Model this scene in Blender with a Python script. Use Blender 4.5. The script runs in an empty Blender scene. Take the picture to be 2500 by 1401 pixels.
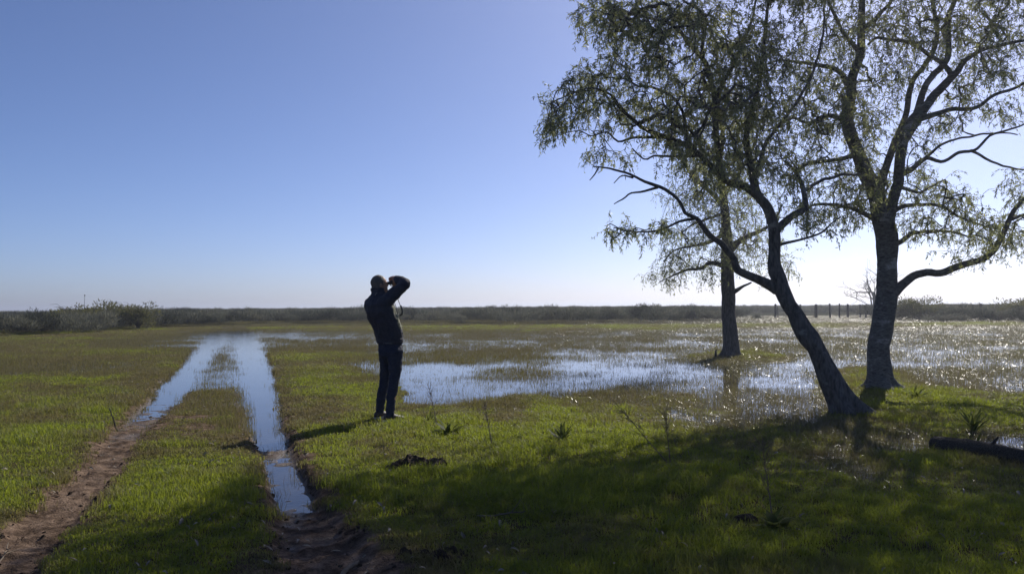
import bpy, bmesh, math, random
import numpy as np
from mathutils import Vector, Matrix, Euler

rng = np.random.default_rng(7)
random.seed(7)
S = bpy.context.scene
COL = S.collection

# ------------------------------------------------------------------ camera, sky, sun, exposure
F = 1962.0                       # focal length in photograph pixels (2500 wide)
CAM = np.array([0.0, 0.0, 1.48])
PITCH, ROLL = math.radians(1.43), math.radians(-0.344)
cam_d = bpy.data.cameras.new('camera')
cam = bpy.data.objects.new('camera', cam_d); COL.objects.link(cam)
Rm = Matrix.Rotation(math.pi / 2 + PITCH, 3, 'X') @ Matrix.Rotation(ROLL, 3, 'Z')
cam.matrix_world = Matrix.Translation(Vector(CAM)) @ Rm.to_4x4()
cam_d.sensor_width = 36; cam_d.lens = 36 * F / 2500
cam_d.clip_start = 0.05; cam_d.clip_end = 30000
S.camera = cam
RM = np.array(Rm)

SUN_AZ, SUN_EL = math.radians(31), math.radians(37)   # azimuth right of +Y
w = bpy.data.worlds.new('World'); S.world = w; w.use_nodes = True
nt = w.node_tree
bg = nt.nodes['Background']
sky = nt.nodes.new('ShaderNodeTexSky')
sky.sky_type = 'NISHITA'; sky.sun_disc = False
sky.sun_elevation = SUN_EL; sky.sun_rotation = SUN_AZ
sky.altitude = 0; sky.air_density = 0.6; sky.dust_density = 0.85; sky.ozone_density = 5.5
wb_ = nt.nodes.new('ShaderNodeMix'); wb_.data_type = 'RGBA'; wb_.blend_type = 'MULTIPLY'; wb_.inputs['Factor'].default_value = 1; wb_.inputs['B'].default_value = (.985, .95, 1.05, 1)   # white balance, even over the whole sky
nt.links.new(sky.outputs[0], wb_.inputs['A']); nt.links.new(wb_.outputs['Result'], bg.inputs[0]); bg.inputs[1].default_value = 0.102
sd = bpy.data.lights.new('sun', 'SUN'); sd.energy = 5.0; sd.angle = math.radians(0.53); sd.color = (1.0, 0.94, 0.85)
so = bpy.data.objects.new('sun', sd); COL.objects.link(so)
sdir = Vector((math.sin(SUN_AZ) * math.cos(SUN_EL), math.cos(SUN_AZ) * math.cos(SUN_EL), math.sin(SUN_EL)))
so.rotation_euler = (-sdir).to_track_quat('-Z', 'Y').to_euler(); so.location = (20, 30, 30)
S.view_settings.view_transform = 'Standard'; S.view_settings.look = 'None'
S.view_settings.exposure = 0.1; S.view_settings.gamma = 1.0; S.view_settings.use_curve_mapping = False
S.render.engine = 'CYCLES'
S.cycles.max_bounces = 6; S.cycles.diffuse_bounces = 4; S.cycles.adaptive_threshold = .02; S.cycles.glossy_bounces = 3
S.cycles.transmission_bounces = 4; S.cycles.transparent_max_bounces = 6
S.cycles.sample_clamp_indirect = 4; S.cycles.caustics_reflective = False; S.cycles.caustics_refractive = False
S.cycles.use_denoising = True

# ------------------------------------------------------------------ pixel <-> place helpers
def ray(u, v):
    d = np.array([(u - 1250) / F, -(v - 700.5) / F, -1.0])
    return RM @ d
def at(u, v, D):
    d = ray(u, v); return CAM + d * (D / d[1])
def gnd(u, v, z=0.06):
    d = ray(u, v); return CAM + d * ((z - CAM[2]) / d[2])

# ------------------------------------------------------------------ noise
def _hash(ix, iy, seed):
    h = (ix.astype(np.int64) * 374761393 + iy.astype(np.int64) * 668265263 + seed * 974711) & 0x7fffffff
    h = ((h ^ (h >> 13)) * 1274126177) & 0x7fffffff
    h = (h ^ (h >> 16)) & 0xffff
    return h / 65535.0
def vn(x, y, s=0):
    x = np.asarray(x, float); y = np.asarray(y, float)
    ix = np.floor(x); iy = np.floor(y); fx = x - ix; fy = y - iy
    fx = fx * fx * fx * (fx * (fx * 6 - 15) + 10); fy = fy * fy * fy * (fy * (fy * 6 - 15) + 10)
    a = _hash(ix, iy, s); b = _hash(ix + 1, iy, s); c = _hash(ix, iy + 1, s); d = _hash(ix + 1, iy + 1, s)
    return (a * (1 - fx) + b * fx) * (1 - fy) + (c * (1 - fx) + d * fx) * fy
def fbm(x, y, s=0, o=4, g=0.5):
    t = 0; a = 1; n = 0
    for i in range(o):
        t = t + a * (vn(x * 2 ** i + 17.3 * i, y * 2 ** i - 9.1 * i, s + i) * 2 - 1); n += a; a *= g
    return t / n
def sstep(a, b, x):
    t = np.clip((x - a) / (b - a), 0, 1); return t * t * (3 - 2 * t)

# ------------------------------------------------------------------ lie of the land (water level = 0)
CP = np.array([
 (50,1350,.13),(50,1150,.13),(50,1000,.11),(250,950,.10),(100,920,.07),(400,885,.07),(200,882,-.006),(80,885,-.004),(330,878,.004),
 (350,855,.03),(150,850,.03),(400,830,-.025),(500,825,-.03),(300,828,-.012),(100,825,.03),(50,812,.05),(300,805,.03),(-300,900,.08),(-300,1200,.12),(-300,820,.04),
 (450,1330,.14),(480,1150,.12),(500,1050,.10),(520,1000,.07),(520,955,.02),(530,930,.005),(545,905,-.02),(555,860,-.035),(580,820,-.06),(600,800,-.04),
 (950,1350,.14),(850,1200,.13),(800,1050,.11),(850,960,.10),(790,900,.08),(750,860,.05),(700,830,-.02),(690,815,-.05),(830,838,-.02),(900,880,-.005),(920,940,.07),
 (940,1010,.11),(1050,900,-.06),(1010,930,-.05),(1050,955,-.06),(1200,940,-.06),(1400,930,-.06),(1100,850,-.035),(1000,820,-.03),(1400,850,-.025),(850,810,-.03),
 (1000,797,-.006),(1400,795,-.004),(1600,795,-.004),(1200,820,-.022),(1500,825,-.02),(1650,850,-.02),(1600,880,-.035),(1700,920,-.035),(1900,900,-.03),(1950,860,-.02),(1700,840,-.022),(1250,890,-.03),(1500,900,-.06),
 (1050,990,.05),(1250,980,.04),(1450,962,.015),(1550,975,.01),(1650,985,.02),(1800,975,-.015),(1900,985,-.015),(1980,1005,-.012),(1750,1000,.01),
 (1100,1040,.11),(1300,1025,.09),(1500,1015,.07),(1500,1100,.11),(1800,1200,.13),(1700,1045,.05),(1900,1040,.02),(2000,1060,.012),(1990,1100,.012),(2100,1108,.010),
 (2200,1080,.0),(1850,1090,.04),(2430,1085,-.02),(2350,1035,.05),(2300,985,.11),(2130,990,.10),(2150,947,.10),(2450,1000,.09),(2060,1010,.06),(2250,1150,.07),
 (2000,1180,.10),(2000,1300,.13),(2400,1300,.13),(1300,1300,.14),(2400,1140,.06),(1785,868,.035),(1850,872,.02),
 (2300,920,-.018),(2450,930,-.02),(2300,880,-.016),(2450,850,-.014),(2300,820,-.014),(2000,800,-.02),(2200,795,-.018),(2450,805,-.018),(1900,772,-.01),(2800,900,-.02),(2800,1100,.08),(2800,1300,.13)])
CP[:, 2] = np.where(CP[:, 2] > 0, CP[:, 2] * .64, CP[:, 2])
_cd = 2747.0 / np.maximum(CP[:, 1] - 749, 6)
_cu, _cl = CP[:, 0] / 75.0, np.log(_cd) * 9.0

def rutline(pts):
    g = np.array([gnd(u, v, 0.03) for u, v in pts]); o = np.argsort(g[:, 1]); return g[o, 1], g[o, 0]
RY, RX = rutline([(575,797),(592,815),(604,850),(622,900),(637,950),(643,1000),(650,1050),(668,1100),(700,1160),(706,1200),(722,1260),(760,1330),(800,1400),(1000,1750)])
LY, LX = rutline([(560,800),(540,815),(490,870),(435,930),(385,990),(330,1040),(285,1100),(240,1160),(190,1220),(125,1290),(60,1360),(20,1400),(-300,1750)])
def ruts(x, y):
    d = np.maximum(y, 2.0)
    wob = 0.05 * fbm(x * 0.0 + d * 1.3, d * 0.7, 31, 3)
    r = (x - np.interp(d, RY, RX) + wob) * 0.94
    l = (x - np.interp(d, LY, LX) - wob) * 0.94
    hr = np.interp(d, [3, 4, 6, 8, 11, 15, 20, 30, 60], [.28, .27, .17, .18, .235, .35, .45, .62, .9])
    hl = np.interp(d, [3, 4, 8, 11, 15, 20, 30, 60], [.22, .20, .19, .23, .31, .38, .5, .8])
    return np.abs(r) / hr, np.abs(l) / hl
def height(x, y, fine=True):
    x = np.asarray(x, float); y = np.asarray(y, float)
    d = np.clip(y, 3.0, 75.0)
    u = np.clip(1250 + x / np.maximum(y, 3.0) * F, -500, 3000)
    q = u / 75.0; l = np.log(d) * 9.0
    num = np.zeros_like(q); den = np.zeros_like(q)
    for i in range(len(CP)):
        wt = 1.0 / ((q - _cu[i]) ** 2 + (l - _cl[i]) ** 2 + 0.25) ** 2.2
        num += wt * CP[i, 2]; den += wt
    h = num / den
    far = sstep(45, 70, y)
    h = h * (1 - far) + 0.06 * far
    calm = 1 - .55 * (1 - sstep(-.01, .025, h))
    h += 0.03 * fbm(x * 0.35, y * 0.35, 1, 3) * (1 - 0.4 * far) * calm
    if fine:
        h += 0.028 * fbm(x * 1.7, y * 1.7, 5, 4) * calm
        h += 0.016 * fbm(x * 6, y * 6, 11, 3) * sstep(34, 14, y)
    mr, ml = ruts(x, y)
    xr_ = np.interp(y, RY, RX); xl_ = np.interp(y, LY, LX); h = h - .032 * ((x > xl_) & (x < xr_)) * sstep(12.5, 17, y) * sstep(60, 45, y)
    kr = 1 - sstep(0.55, 1.35, mr); kl = 1 - sstep(0.55, 1.35, ml)
    zr = np.interp(d, [3, 4, 5.3, 5.95, 6.3, 7.75, 8.05, 8.35, 8.8, 12, 30, 50, 70], [.045, .038, .024, .008, -.010, -.008, .006, -.006, -.018, -.038, -.06, -.06, .03])
    zl = np.interp(d, [3, 4, 8, 10, 11, 11.8, 13, 15, 30, 50, 70], [.05, .045, .035, .015, .0, -.005, -.016, -.04, -.06, -.06, .03])
    rn = 0.028 * fbm(x * 5, y * 8, 21, 4) * sstep(22, 10, y) + 0.017 * fbm(x * 13, y * 20, 24, 3) * sstep(14, 6, y)
    h = h * (1 - kr) + (zr + rn) * kr
    h = h * (1 - kl) + (zl + rn) * kl
    sh = np.exp(-((mr - 1.7) / 0.4) ** 2) + np.exp(-((ml - 1.7) / 0.4) ** 2)
    h = h + 0.012 * sh * sstep(13, 6, y)
    return h
def hz(x, y): return float(height(np.array([x]), np.array([y]))[0])
def mudmask(x, y):
    mr, ml = ruts(x, y)
    n = fbm(x * 3.2, y * 2.6, 41, 5, .6) * 1.25
    nearr = np.interp(y, [3, 5, 7, 9, 12, 16, 25], [1.75, 1.6, 1.75, 1.75, 1.4, 1.1, 1.0])
    nearl = np.interp(y, [3, 6, 10, 14, 25], [1.35, 1.35, 1.5, 1.3, 1.0])
    m = np.maximum(1 - sstep(nearr * .72, nearr * 1.1, mr + n * .9), 1 - sstep(nearl * .75, nearl * 1.1, ml + n * .6))
    # worn, half bare ground between the ruts further out, and by the puddle
    xr = np.interp(y, RY, RX); xl = np.interp(y, LY, LX)
    mid = ((x > xl) & (x < xr)) * sstep(8.0, 9.6, y) * sstep(22, 16, y)
    m = np.maximum(m, mid * sstep(-.35, .25, n + 0.1) * .9)
    edge = ((x >= xr) & (x < xr + 1.2)) * sstep(7.2, 8.2, y) * sstep(19, 14, y) * sstep(-.1, .45, n)
    m = np.maximum(m, edge * .7)
    bare = sstep(.42, .6, fbm(x * .9, y * .9, 77, 4))
    return np.clip(np.maximum(m, bare * .55), 0, 1)

# ------------------------------------------------------------------ objects, meshes, materials
def tag(o, label=None, cat=None, group=None, kind=None):
    if label: o['label'] = label
    if cat: o['category'] = cat
    if group: o['group'] = group
    if kind: o['kind'] = kind
    return o
def empty(name, loc=(0, 0, 0), rz=0.0):
    o = bpy.data.objects.new(name, None); COL.objects.link(o)
    o.location = loc; o.rotation_euler = (0, 0, rz); o.empty_display_size = 0.1
    return o
def mesh_np(name, verts, faces, mat=None, smooth=False):
    """faces: int array (n,3) or (n,4), or list of lists"""
    me = bpy.data.meshes.new(name)
    verts = np.asarray(verts, np.float32)
    if isinstance(faces, np.ndarray):
        n, k = faces.shape
        me.vertices.add(len(verts)); me.vertices.foreach_set('co', verts.ravel())
        me.loops.add(n * k); me.loops.foreach_set('vertex_index', faces.astype(np.int32).ravel())
        me.polygons.add(n)
        me.polygons.foreach_set('loop_start', np.arange(0, n * k, k, dtype=np.int32))
        me.polygons.foreach_set('loop_total', np.full(n, k, np.int32))
        me.update(calc_edges=True)
    else:
        me.from_pydata([tuple(v) for v in verts], [], faces)
    if smooth: me.polygons.foreach_set('use_smooth', np.ones(len(me.polygons), bool))
    if mat: me.materials.append(mat)
    me.validate()
    return me
def ob(name, me, parent=None, loc=None):
    o = bpy.data.objects.new(name, me); COL.objects.link(o)
    if parent: o.parent = parent
    if loc is not None: o.location = loc
    return o
def fattr(me, name, vals, domain='POINT'):
    a = me.attributes.new(name, 'FLOAT', domain); a.data.foreach_set('value', np.asarray(vals, np.float32))

class NT:
    def __init__(s, name):
        s.m = bpy.data.materials.new(name); s.m.use_nodes = True; s.t = s.m.node_tree
        s.b = s.t.nodes['Principled BSDF']; s.out = s.t.nodes['Material Output']
    def n(s, typ, **kw):
        x = s.t.nodes.new(typ)
        for k, v in kw.items(): setattr(x, k, v)
        return x
    def l(s, a, b): s.t.links.new(a, b)
    def noise(s, scale, detail=4, rough=.55, vec=None, dist=0):
        x = s.n('ShaderNodeTexNoise'); x.inputs['Scale'].default_value = scale; x.inputs['Detail'].default_value = detail
        x.inputs['Roughness'].default_value = rough; x.inputs['Distortion'].default_value = dist
        if vec is not None: s.l(vec, x.inputs['Vector'])
        return x.outputs['Fac']
    def ramp(s, fac, stops):
        x = s.n('ShaderNodeValToRGB'); e = x.color_ramp.elements
        while len(e) < len(stops): e.new(.5)
        for i, (p, c) in enumerate(stops):
            e[i].position = p; e[i].color = (*c, 1) if len(c) == 3 else c
        s.l(fac, x.inputs['Fac']); return x.outputs['Color']
    def mix(s, fac, a, b, mode='MIX'):
        x = s.n('ShaderNodeMix', data_type='RGBA', blend_type=mode)
        for sock, val in ((x.inputs['Factor'], fac), (x.inputs['A'], a), (x.inputs['B'], b)):
            if hasattr(val, 'is_output'): s.l(val, sock)
            elif isinstance(val, (int, float)): sock.default_value = val
            else: sock.default_value = (*val, 1)
        return x.outputs['Result']
    def math(s, op, a, b=None, clamp=False):
        x = s.n('ShaderNodeMath', operation=op, use_clamp=clamp)
        for i, val in enumerate((a, b)):
            if val is None: continue
            if hasattr(val, 'is_output'): s.l(val, x.inputs[i])
            else: x.inputs[i].default_value = val
        return x.outputs[0]
    def attr(s, name, typ='GEOMETRY'):
        x = s.n('ShaderNodeAttribute', attribute_name=name, attribute_type=typ); return x.outputs['Fac']
    def obj(s, sc=None):
        x = s.n('ShaderNodeTexCoord').outputs['Object']
        if sc:
            m = s.n('ShaderNodeMapping'); m.inputs['Scale'].default_value = sc; s.l(x, m.inputs['Vector']); x = m.outputs['Vector']
        return x
    def bump(s, hgt, strength=.5, dist=.02):
        x = s.n('ShaderNodeBump'); x.inputs['Strength'].default_value = strength; x.inputs['Distance'].default_value = dist
        s.l(hgt, x.inputs['Height']); s.l(x.outputs['Normal'], s.b.inputs['Normal']); return x
    def base(s, c, rough=.8, spec=.3):
        if hasattr(c, 'is_output'): s.l(c, s.b.inputs['Base Color'])
        else: s.b.inputs['Base Color'].default_value = (*c, 1)
        if hasattr(rough, 'is_output'): s.l(rough, s.b.inputs['Roughness'])
        else: s.b.inputs['Roughness'].default_value = rough
        s.b.inputs['Specular IOR Level'].default_value = spec
        return s
    def translucent(s, col, fac):
        tr = s.n('ShaderNodeBsdfTranslucent'); mx = s.n('ShaderNodeMixShader')
        if hasattr(col, 'is_output'): s.l(col, tr.inputs['Color'])
        else: tr.inputs['Color'].default_value = (*col, 1)
        mx.inputs[0].default_value = fac
        s.l(s.b.outputs[0], mx.inputs[1]); s.l(tr.outputs[0], mx.inputs[2]); s.l(mx.outputs[0], s.out.inputs['Surface'])
        return s

def M_simple(name, c1, c2, scale=20, rough=.8, spec=.3, bump=.3, bd=.004, vec=None):
    m = NT(name); v = m.obj(vec); f = m.noise(scale, 5, .6, v)
    m.base(m.ramp(f, [(.3, c1), (.7, c2)]), rough, spec)
    if bump: m.bump(f, bump, bd)
    return m.m

def M_ground():
    m = NT('marsh_ground'); v = m.obj()
    n1 = m.noise(1.3, 5, .6, v); n2 = m.noise(9, 6, .65, v); n3 = m.noise(70, 4, .6, v)
    turf = m.mix(n2, (.040, .042, .014), (.085, .075, .030)); turf = m.mix(m.ramp(n1, [(.42, (0, 0, 0)), (.65, (1, 1, 1))]), turf, (.085, .066, .036))
    mud = m.ramp(n2, [(.32, (.036, .026, .020)), (.48, (.115, .080, .058)), (.64, (.23, .165, .120))])
    mud = m.mix(m.ramp(n3, [(.45, (0, 0, 0)), (.75, (.5, .5, .5))]), mud, (.06, .045, .035))
    mk = m.attr('mud'); wet = m.attr('wet'); far = m.attr('far')
    c = m.mix(mk, turf, mud)
    c = m.mix(m.math('MULTIPLY', wet, .62), c, (.022, .017, .012))
    farc = m.ramp(m.noise(.05, 6, .7, v), [(.3, (.034, .038, .022)), (.7, (.060, .058, .036))])
    c = m.mix(far, c, farc)
    r = m.math('SUBTRACT', .95, m.math('MULTIPLY', wet, .52))
    m.base(c, r, .35); m.l(m.math('MULTIPLY', m.math('MULTIPLY', wet, m.math('SUBTRACT', 1.0, far)), .45), m.b.inputs['Specular IOR Level'])
    h = m.math('ADD', m.math('MULTIPLY', n2, .6), m.math('MULTIPLY', n3, .4)); m.bump(h, 1.0, .04)
    return m.m
def M_water():
    m = NT('flood_water'); v = m.obj()
    m.base(m.ramp(m.noise(.8, 3, .5, v), [(.3, (.020, .018, .010)), (.7, (.040, .033, .020))]), .025, .5)
    m.b.inputs['IOR'].default_value = 1.333
    h = m.math('ADD', m.noise(26, 2, .5, m.obj((1, .7, 1))), m.math('MULTIPLY', m.noise(3.0, 2, .5, v), .8)); m.bump(h, .10, .012)
    return m.m
def M_grass(name, green, brown, tr=.45, rough=.45, spec=.35, tint=(.13, .16, .015)):
    m = NT(name); d = m.attr('dry', 'INSTANCER'); rnd = m.n('ShaderNodeObjectInfo').outputs['Random']; bl = m.attr('bl')
    g = m.mix(rnd, green, tuple(c * f for c, f in zip(green, (.50, .62, .75))))
    c = m.mix(d, g, brown)
    straw = m.ramp(bl, [(.80, (0, 0, 0)), (.86, (1, 1, 1))])
    c = m.mix(straw, c, (.20, .165, .095))
    m.base(c, rough, spec)
    tc = m.mix(d, tint, tuple(b * 1.25 for b in brown)); tc = m.mix(straw, tc, (.17, .14, .08))
    return m.translucent(tc, tr).m
def M_leaf(name, a, b, c, tr, spec=.35, rough=.42, vary=False):
    m = NT(name); r = m.attr('rnd')
    col = m.ramp(r, [(0, a), (.8, b), (.92, b), (.97, c)])
    if vary: col = m.mix(1.0, col, m.ramp(m.n('ShaderNodeObjectInfo').outputs['Random'], [(0, (.36, .38, .36)), (.5, (.85, .87, .80)), (1, (1.3, 1.25, 1.12))]), 'MULTIPLY')
    m.base(col, rough, spec)
    return m.translucent(m.mix(.0 if vary else .35, col, (.42, .45, .10), 'MIX'), tr).m
def M_bark(name, dark, light, patch, vs=(1, 1, .35), pscale=3.0, plow=.58):
    m = NT(name); v = m.obj(vs); n = m.noise(24, 6, .68, v, .4); p = m.noise(pscale, 5, .6, m.obj((1, 1, 1.6)))
    fine = m.noise(90, 3, .6, m.obj())
    c = m.ramp(n, [(.3, dark), (.68, light)])
    c = m.mix(m.math('MULTIPLY', m.ramp(p, [(plow, (0, 0, 0)), (plow + .09, (1, 1, 1))]), m.ramp(fine, [(.35, (.2, .2, .2)), (.6, (1, 1, 1))])), c, patch)
    m.base(c, .9, .2); m.bump(n, 1.0, .035)
    return m.m

MG = M_ground(); MW = M_water()
M_lawn = M_grass('short_green_turf', (.115, .138, .026), (.150, .126, .050), .52, .5, .3, (.31, .36, .030))
M_wet = M_grass('emergent_olive_grass', (.100, .106, .030), (.125, .108, .046), .42, .27, .9, (.20, .185, .045))
M_wet2 = M_grass('matt_olive_grass', (.100, .106, .030), (.125, .108, .046), .42, .6, .2, (.20, .185, .045))
M_leafT = M_leaf('narrow_grey_green_leaf', (.160, .178, .115), (.250, .265, .160), (.44, .40, .10), .58)
M_barkA = M_bark('dark_furrowed_bark', (.045, .040, .037), (.19, .175, .16), (.34, .33, .31), (1, 1, .3), 2.4, .62)
M_barkB = M_bark('pale_banded_bark', (.060, .055, .050), (.25, .235, .215), (.46, .45, .43), (.6, .6, 1.6), 2.6, .56)
M_scrub = M_leaf('grey_green_scrub', (.074, .080, .066), (.150, .155, .128), (.28, .27, .20), .36, .08, .85, True)
M_bramble = M_leaf('olive_brown_bramble', (.040, .036, .022), (.090, .078, .046), (.15, .115, .07), .3, .2, .6)
M_post = M_simple('weathered_post_wood', (.035, .030, .026), (.09, .08, .07), 14, .9, .2, .6, .01, (4, 4, 1))
M_dead = M_simple('dry_stem', (.10, .075, .05), (.19, .15, .105), 30, .8, .25, 0)
M_log = M_simple('wet_log_wood', (.016, .013, .011), (.11, .095, .08), 22, .85, .12, 1.0, .02, (1, 6, 6))
M_soil = M_simple('turned_soil', (.030, .022, .017), (.13, .094, .068), 30, .95, .15, 1.0, .02)
M_rosette = M_leaf('fleshy_rosette_leaf', (.040, .062, .014), (.075, .105, .022), (.12, .13, .03), .45, .10, .6)

# ------------------------------------------------------------------ ground sheet and water
def build_ground():
    ys = [-8, -5, -3, -1.5, 0, 1.0, 1.8, 2.4]
    y = 2.8
    while y < 75: ys.append(y); y += max(.022, y * .0068)
    while y < 9000: ys.append(y); y *= 1.06
    ys.append(9000); ys = np.array(ys)
    t = np.concatenate([np.linspace(-2.6, -.8, 26)[:-1], np.linspace(-.8, .8, 400), np.linspace(.8, 2.6, 26)[1:]])
    half = np.maximum(ys, 0) + 3.0 * np.exp(-np.maximum(ys, 0) / 2.0)
    half = np.maximum(half, 2.8)
    X = t[None, :] * half[:, None]; Y = np.repeat(ys[:, None], len(t), 1)
    Z = height(X, Y)
    strip = np.exp(-((Y - 310) / 80) ** 4) * sstep(-.555, -.575, X / np.maximum(Y, 1))      # far sheet of water on the left
    Z = Z - .18 * strip
    Z = np.where(Y > 90, np.minimum(Z, .2) + 0 * Y, Z)
    nr, nc = X.shape
    V = np.stack([X, Y, Z], -1).reshape(-1, 3)
    idx = np.arange(nr * nc).reshape(nr, nc)
    Fc = np.stack([idx[:-1, :-1], idx[:-1, 1:], idx[1:, 1:], idx[1:, :-1]], -1).reshape(-1, 4)
    me = mesh_np('marsh_ground', V, Fc, MG, True)
    fattr(me, 'mud', mudmask(X, Y).ravel())
    fattr(me, 'wet', (1 - sstep(.0, .032, Z)).ravel() * sstep(90, 50, Y).ravel())
    fattr(me, 'far', sstep(50, 75, Y).ravel())
    tag(ob('ground', me), kind='structure')
    wv = [(-700, -3, 0), (700, -3, 0), (700, 460, 0), (-700, 460, 0)]
    wm = mesh_np('flood_water', wv, [[0, 1, 2, 3]], MW)
    tag(ob('water', wm), kind='structure')
build_ground()

# ------------------------------------------------------------------ grass: tufts instanced over points (uncountable stuff)
SRC = bpy.data.collections.new('tuft_sources')
def tuft(name, n, rad, h0, h1, wd, lean, mat, flat=0.0, segs=2):
    V = []; Fc = []
    for i in range(n):
        a = random.uniform(0, 2 * math.pi); r = rad * math.sqrt(random.random())
        x, y = r * math.cos(a), r * math.sin(a)
        h = random.uniform(h0, h1) * (1 - .35 * r / rad); az = random.uniform(0, 2 * math.pi); ln = random.uniform(.2, 1) * lean
        if random.random() < flat: ln = random.uniform(1.4, 3.0); h *= .45
        dx, dy = math.cos(az) * ln * h, math.sin(az) * ln * h
        fa = az + random.uniform(-.9, .9) + math.pi / 2; ww = wd * random.uniform(.7, 1.3)
        px, py = math.cos(fa) * ww / 2, math.sin(fa) * ww / 2
        b = len(V)
        V += [(x - px, y - py, -.02), (x + px, y + py, -.02)]
        if segs == 2:
            V += [(x + dx * .3 - px * .8, y + dy * .3 - py * .8, h * .6), (x + dx * .3 + px * .8, y + dy * .3 + py * .8, h * .6)]
            V += [(x + dx, y + dy, h)]
            Fc += [[b, b + 1, b + 3, b + 2], [b + 2, b + 3, b + 4]]
        else:
            V += [(x + dx, y + dy, h)]; Fc += [[b, b + 1, b + 2]]
    me = mesh_np(name, V, Fc, mat); per = 5 if segs == 2 else 3; fattr(me, 'bl', np.repeat(np.random.default_rng(n).random(n), per))
    o = bpy.data.objects.new(name, me); SRC.objects.link(o); return o

def scatter(name, pts, scale, rot, idx, dry, coll):
    me = bpy.data.meshes.new(name); me.vertices.add(len(pts)); me.vertices.foreach_set('co', np.asarray(pts, np.float32).ravel())
    for nm, ar, ty in (('scl', scale, 'FLOAT_VECTOR'), ('rot', rot, 'FLOAT_VECTOR')):
        a = me.attributes.new(nm, ty, 'POINT'); a.data.foreach_set('vector', np.asarray(ar, np.float32).ravel())
    a = me.attributes.new('idx', 'INT', 'POINT'); a.data.foreach_set('value', np.asarray(idx, np.int32))
    fattr(me, 'dry', dry)
    o = ob(name, me)
    g = bpy.data.node_groups.new(name + '_nodes', 'GeometryNodeTree')
    g.interface.new_socket('Geometry', in_out='INPUT', socket_type='NodeSocketGeometry'); g.interface.new_socket('Geometry', in_out='OUTPUT', socket_type='NodeSocketGeometry')
    N = g.nodes; gi = N.new('NodeGroupInput'); go = N.new('NodeGroupOutput'); ip = N.new('GeometryNodeInstanceOnPoints'); ci = N.new('GeometryNodeCollectionInfo')
    ci.inputs['Collection'].default_value = coll; ci.inputs['Separate Children'].default_value = True; ci.inputs['Reset Children'].default_value = True
    def na(nm, ty):
        x = N.new('GeometryNodeInputNamedAttribute'); x.data_type = ty; x.inputs['Name'].default_value = nm; return x.outputs['Attribute']
    e2r = N.new('FunctionNodeEulerToRotation'); L = g.links.new
    L(gi.outputs[0], ip.inputs['Points']); L(ci.outputs[0], ip.inputs['Instance']); ip.inputs['Pick Instance'].default_value = True
    L(na('idx', 'INT'), ip.inputs['Instance Index']); L(na('rot', 'FLOAT_VECTOR'), e2r.inputs[0]); L(e2r.outputs[0], ip.inputs['Rotation'])
    L(na('scl', 'FLOAT_VECTOR'), ip.inputs['Scale']); L(ip.outputs[0], go.inputs[0])
    md = o.modifiers.new('scatter', 'NODES'); md.node_group = g
    return o

def fan_points(n, d0, d1, p=0.6, half=.74):
    """points in a fan; density per area ~ D**-p"""
    e = 2 - p; u = rng.random(n); d = (d0 ** e + u * (d1 ** e - d0 ** e)) ** (1 / e)
    a = (rng.random(n) * 2 - 1) * half
    return a * d + (rng.random(n) - .5) * .3, d

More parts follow.
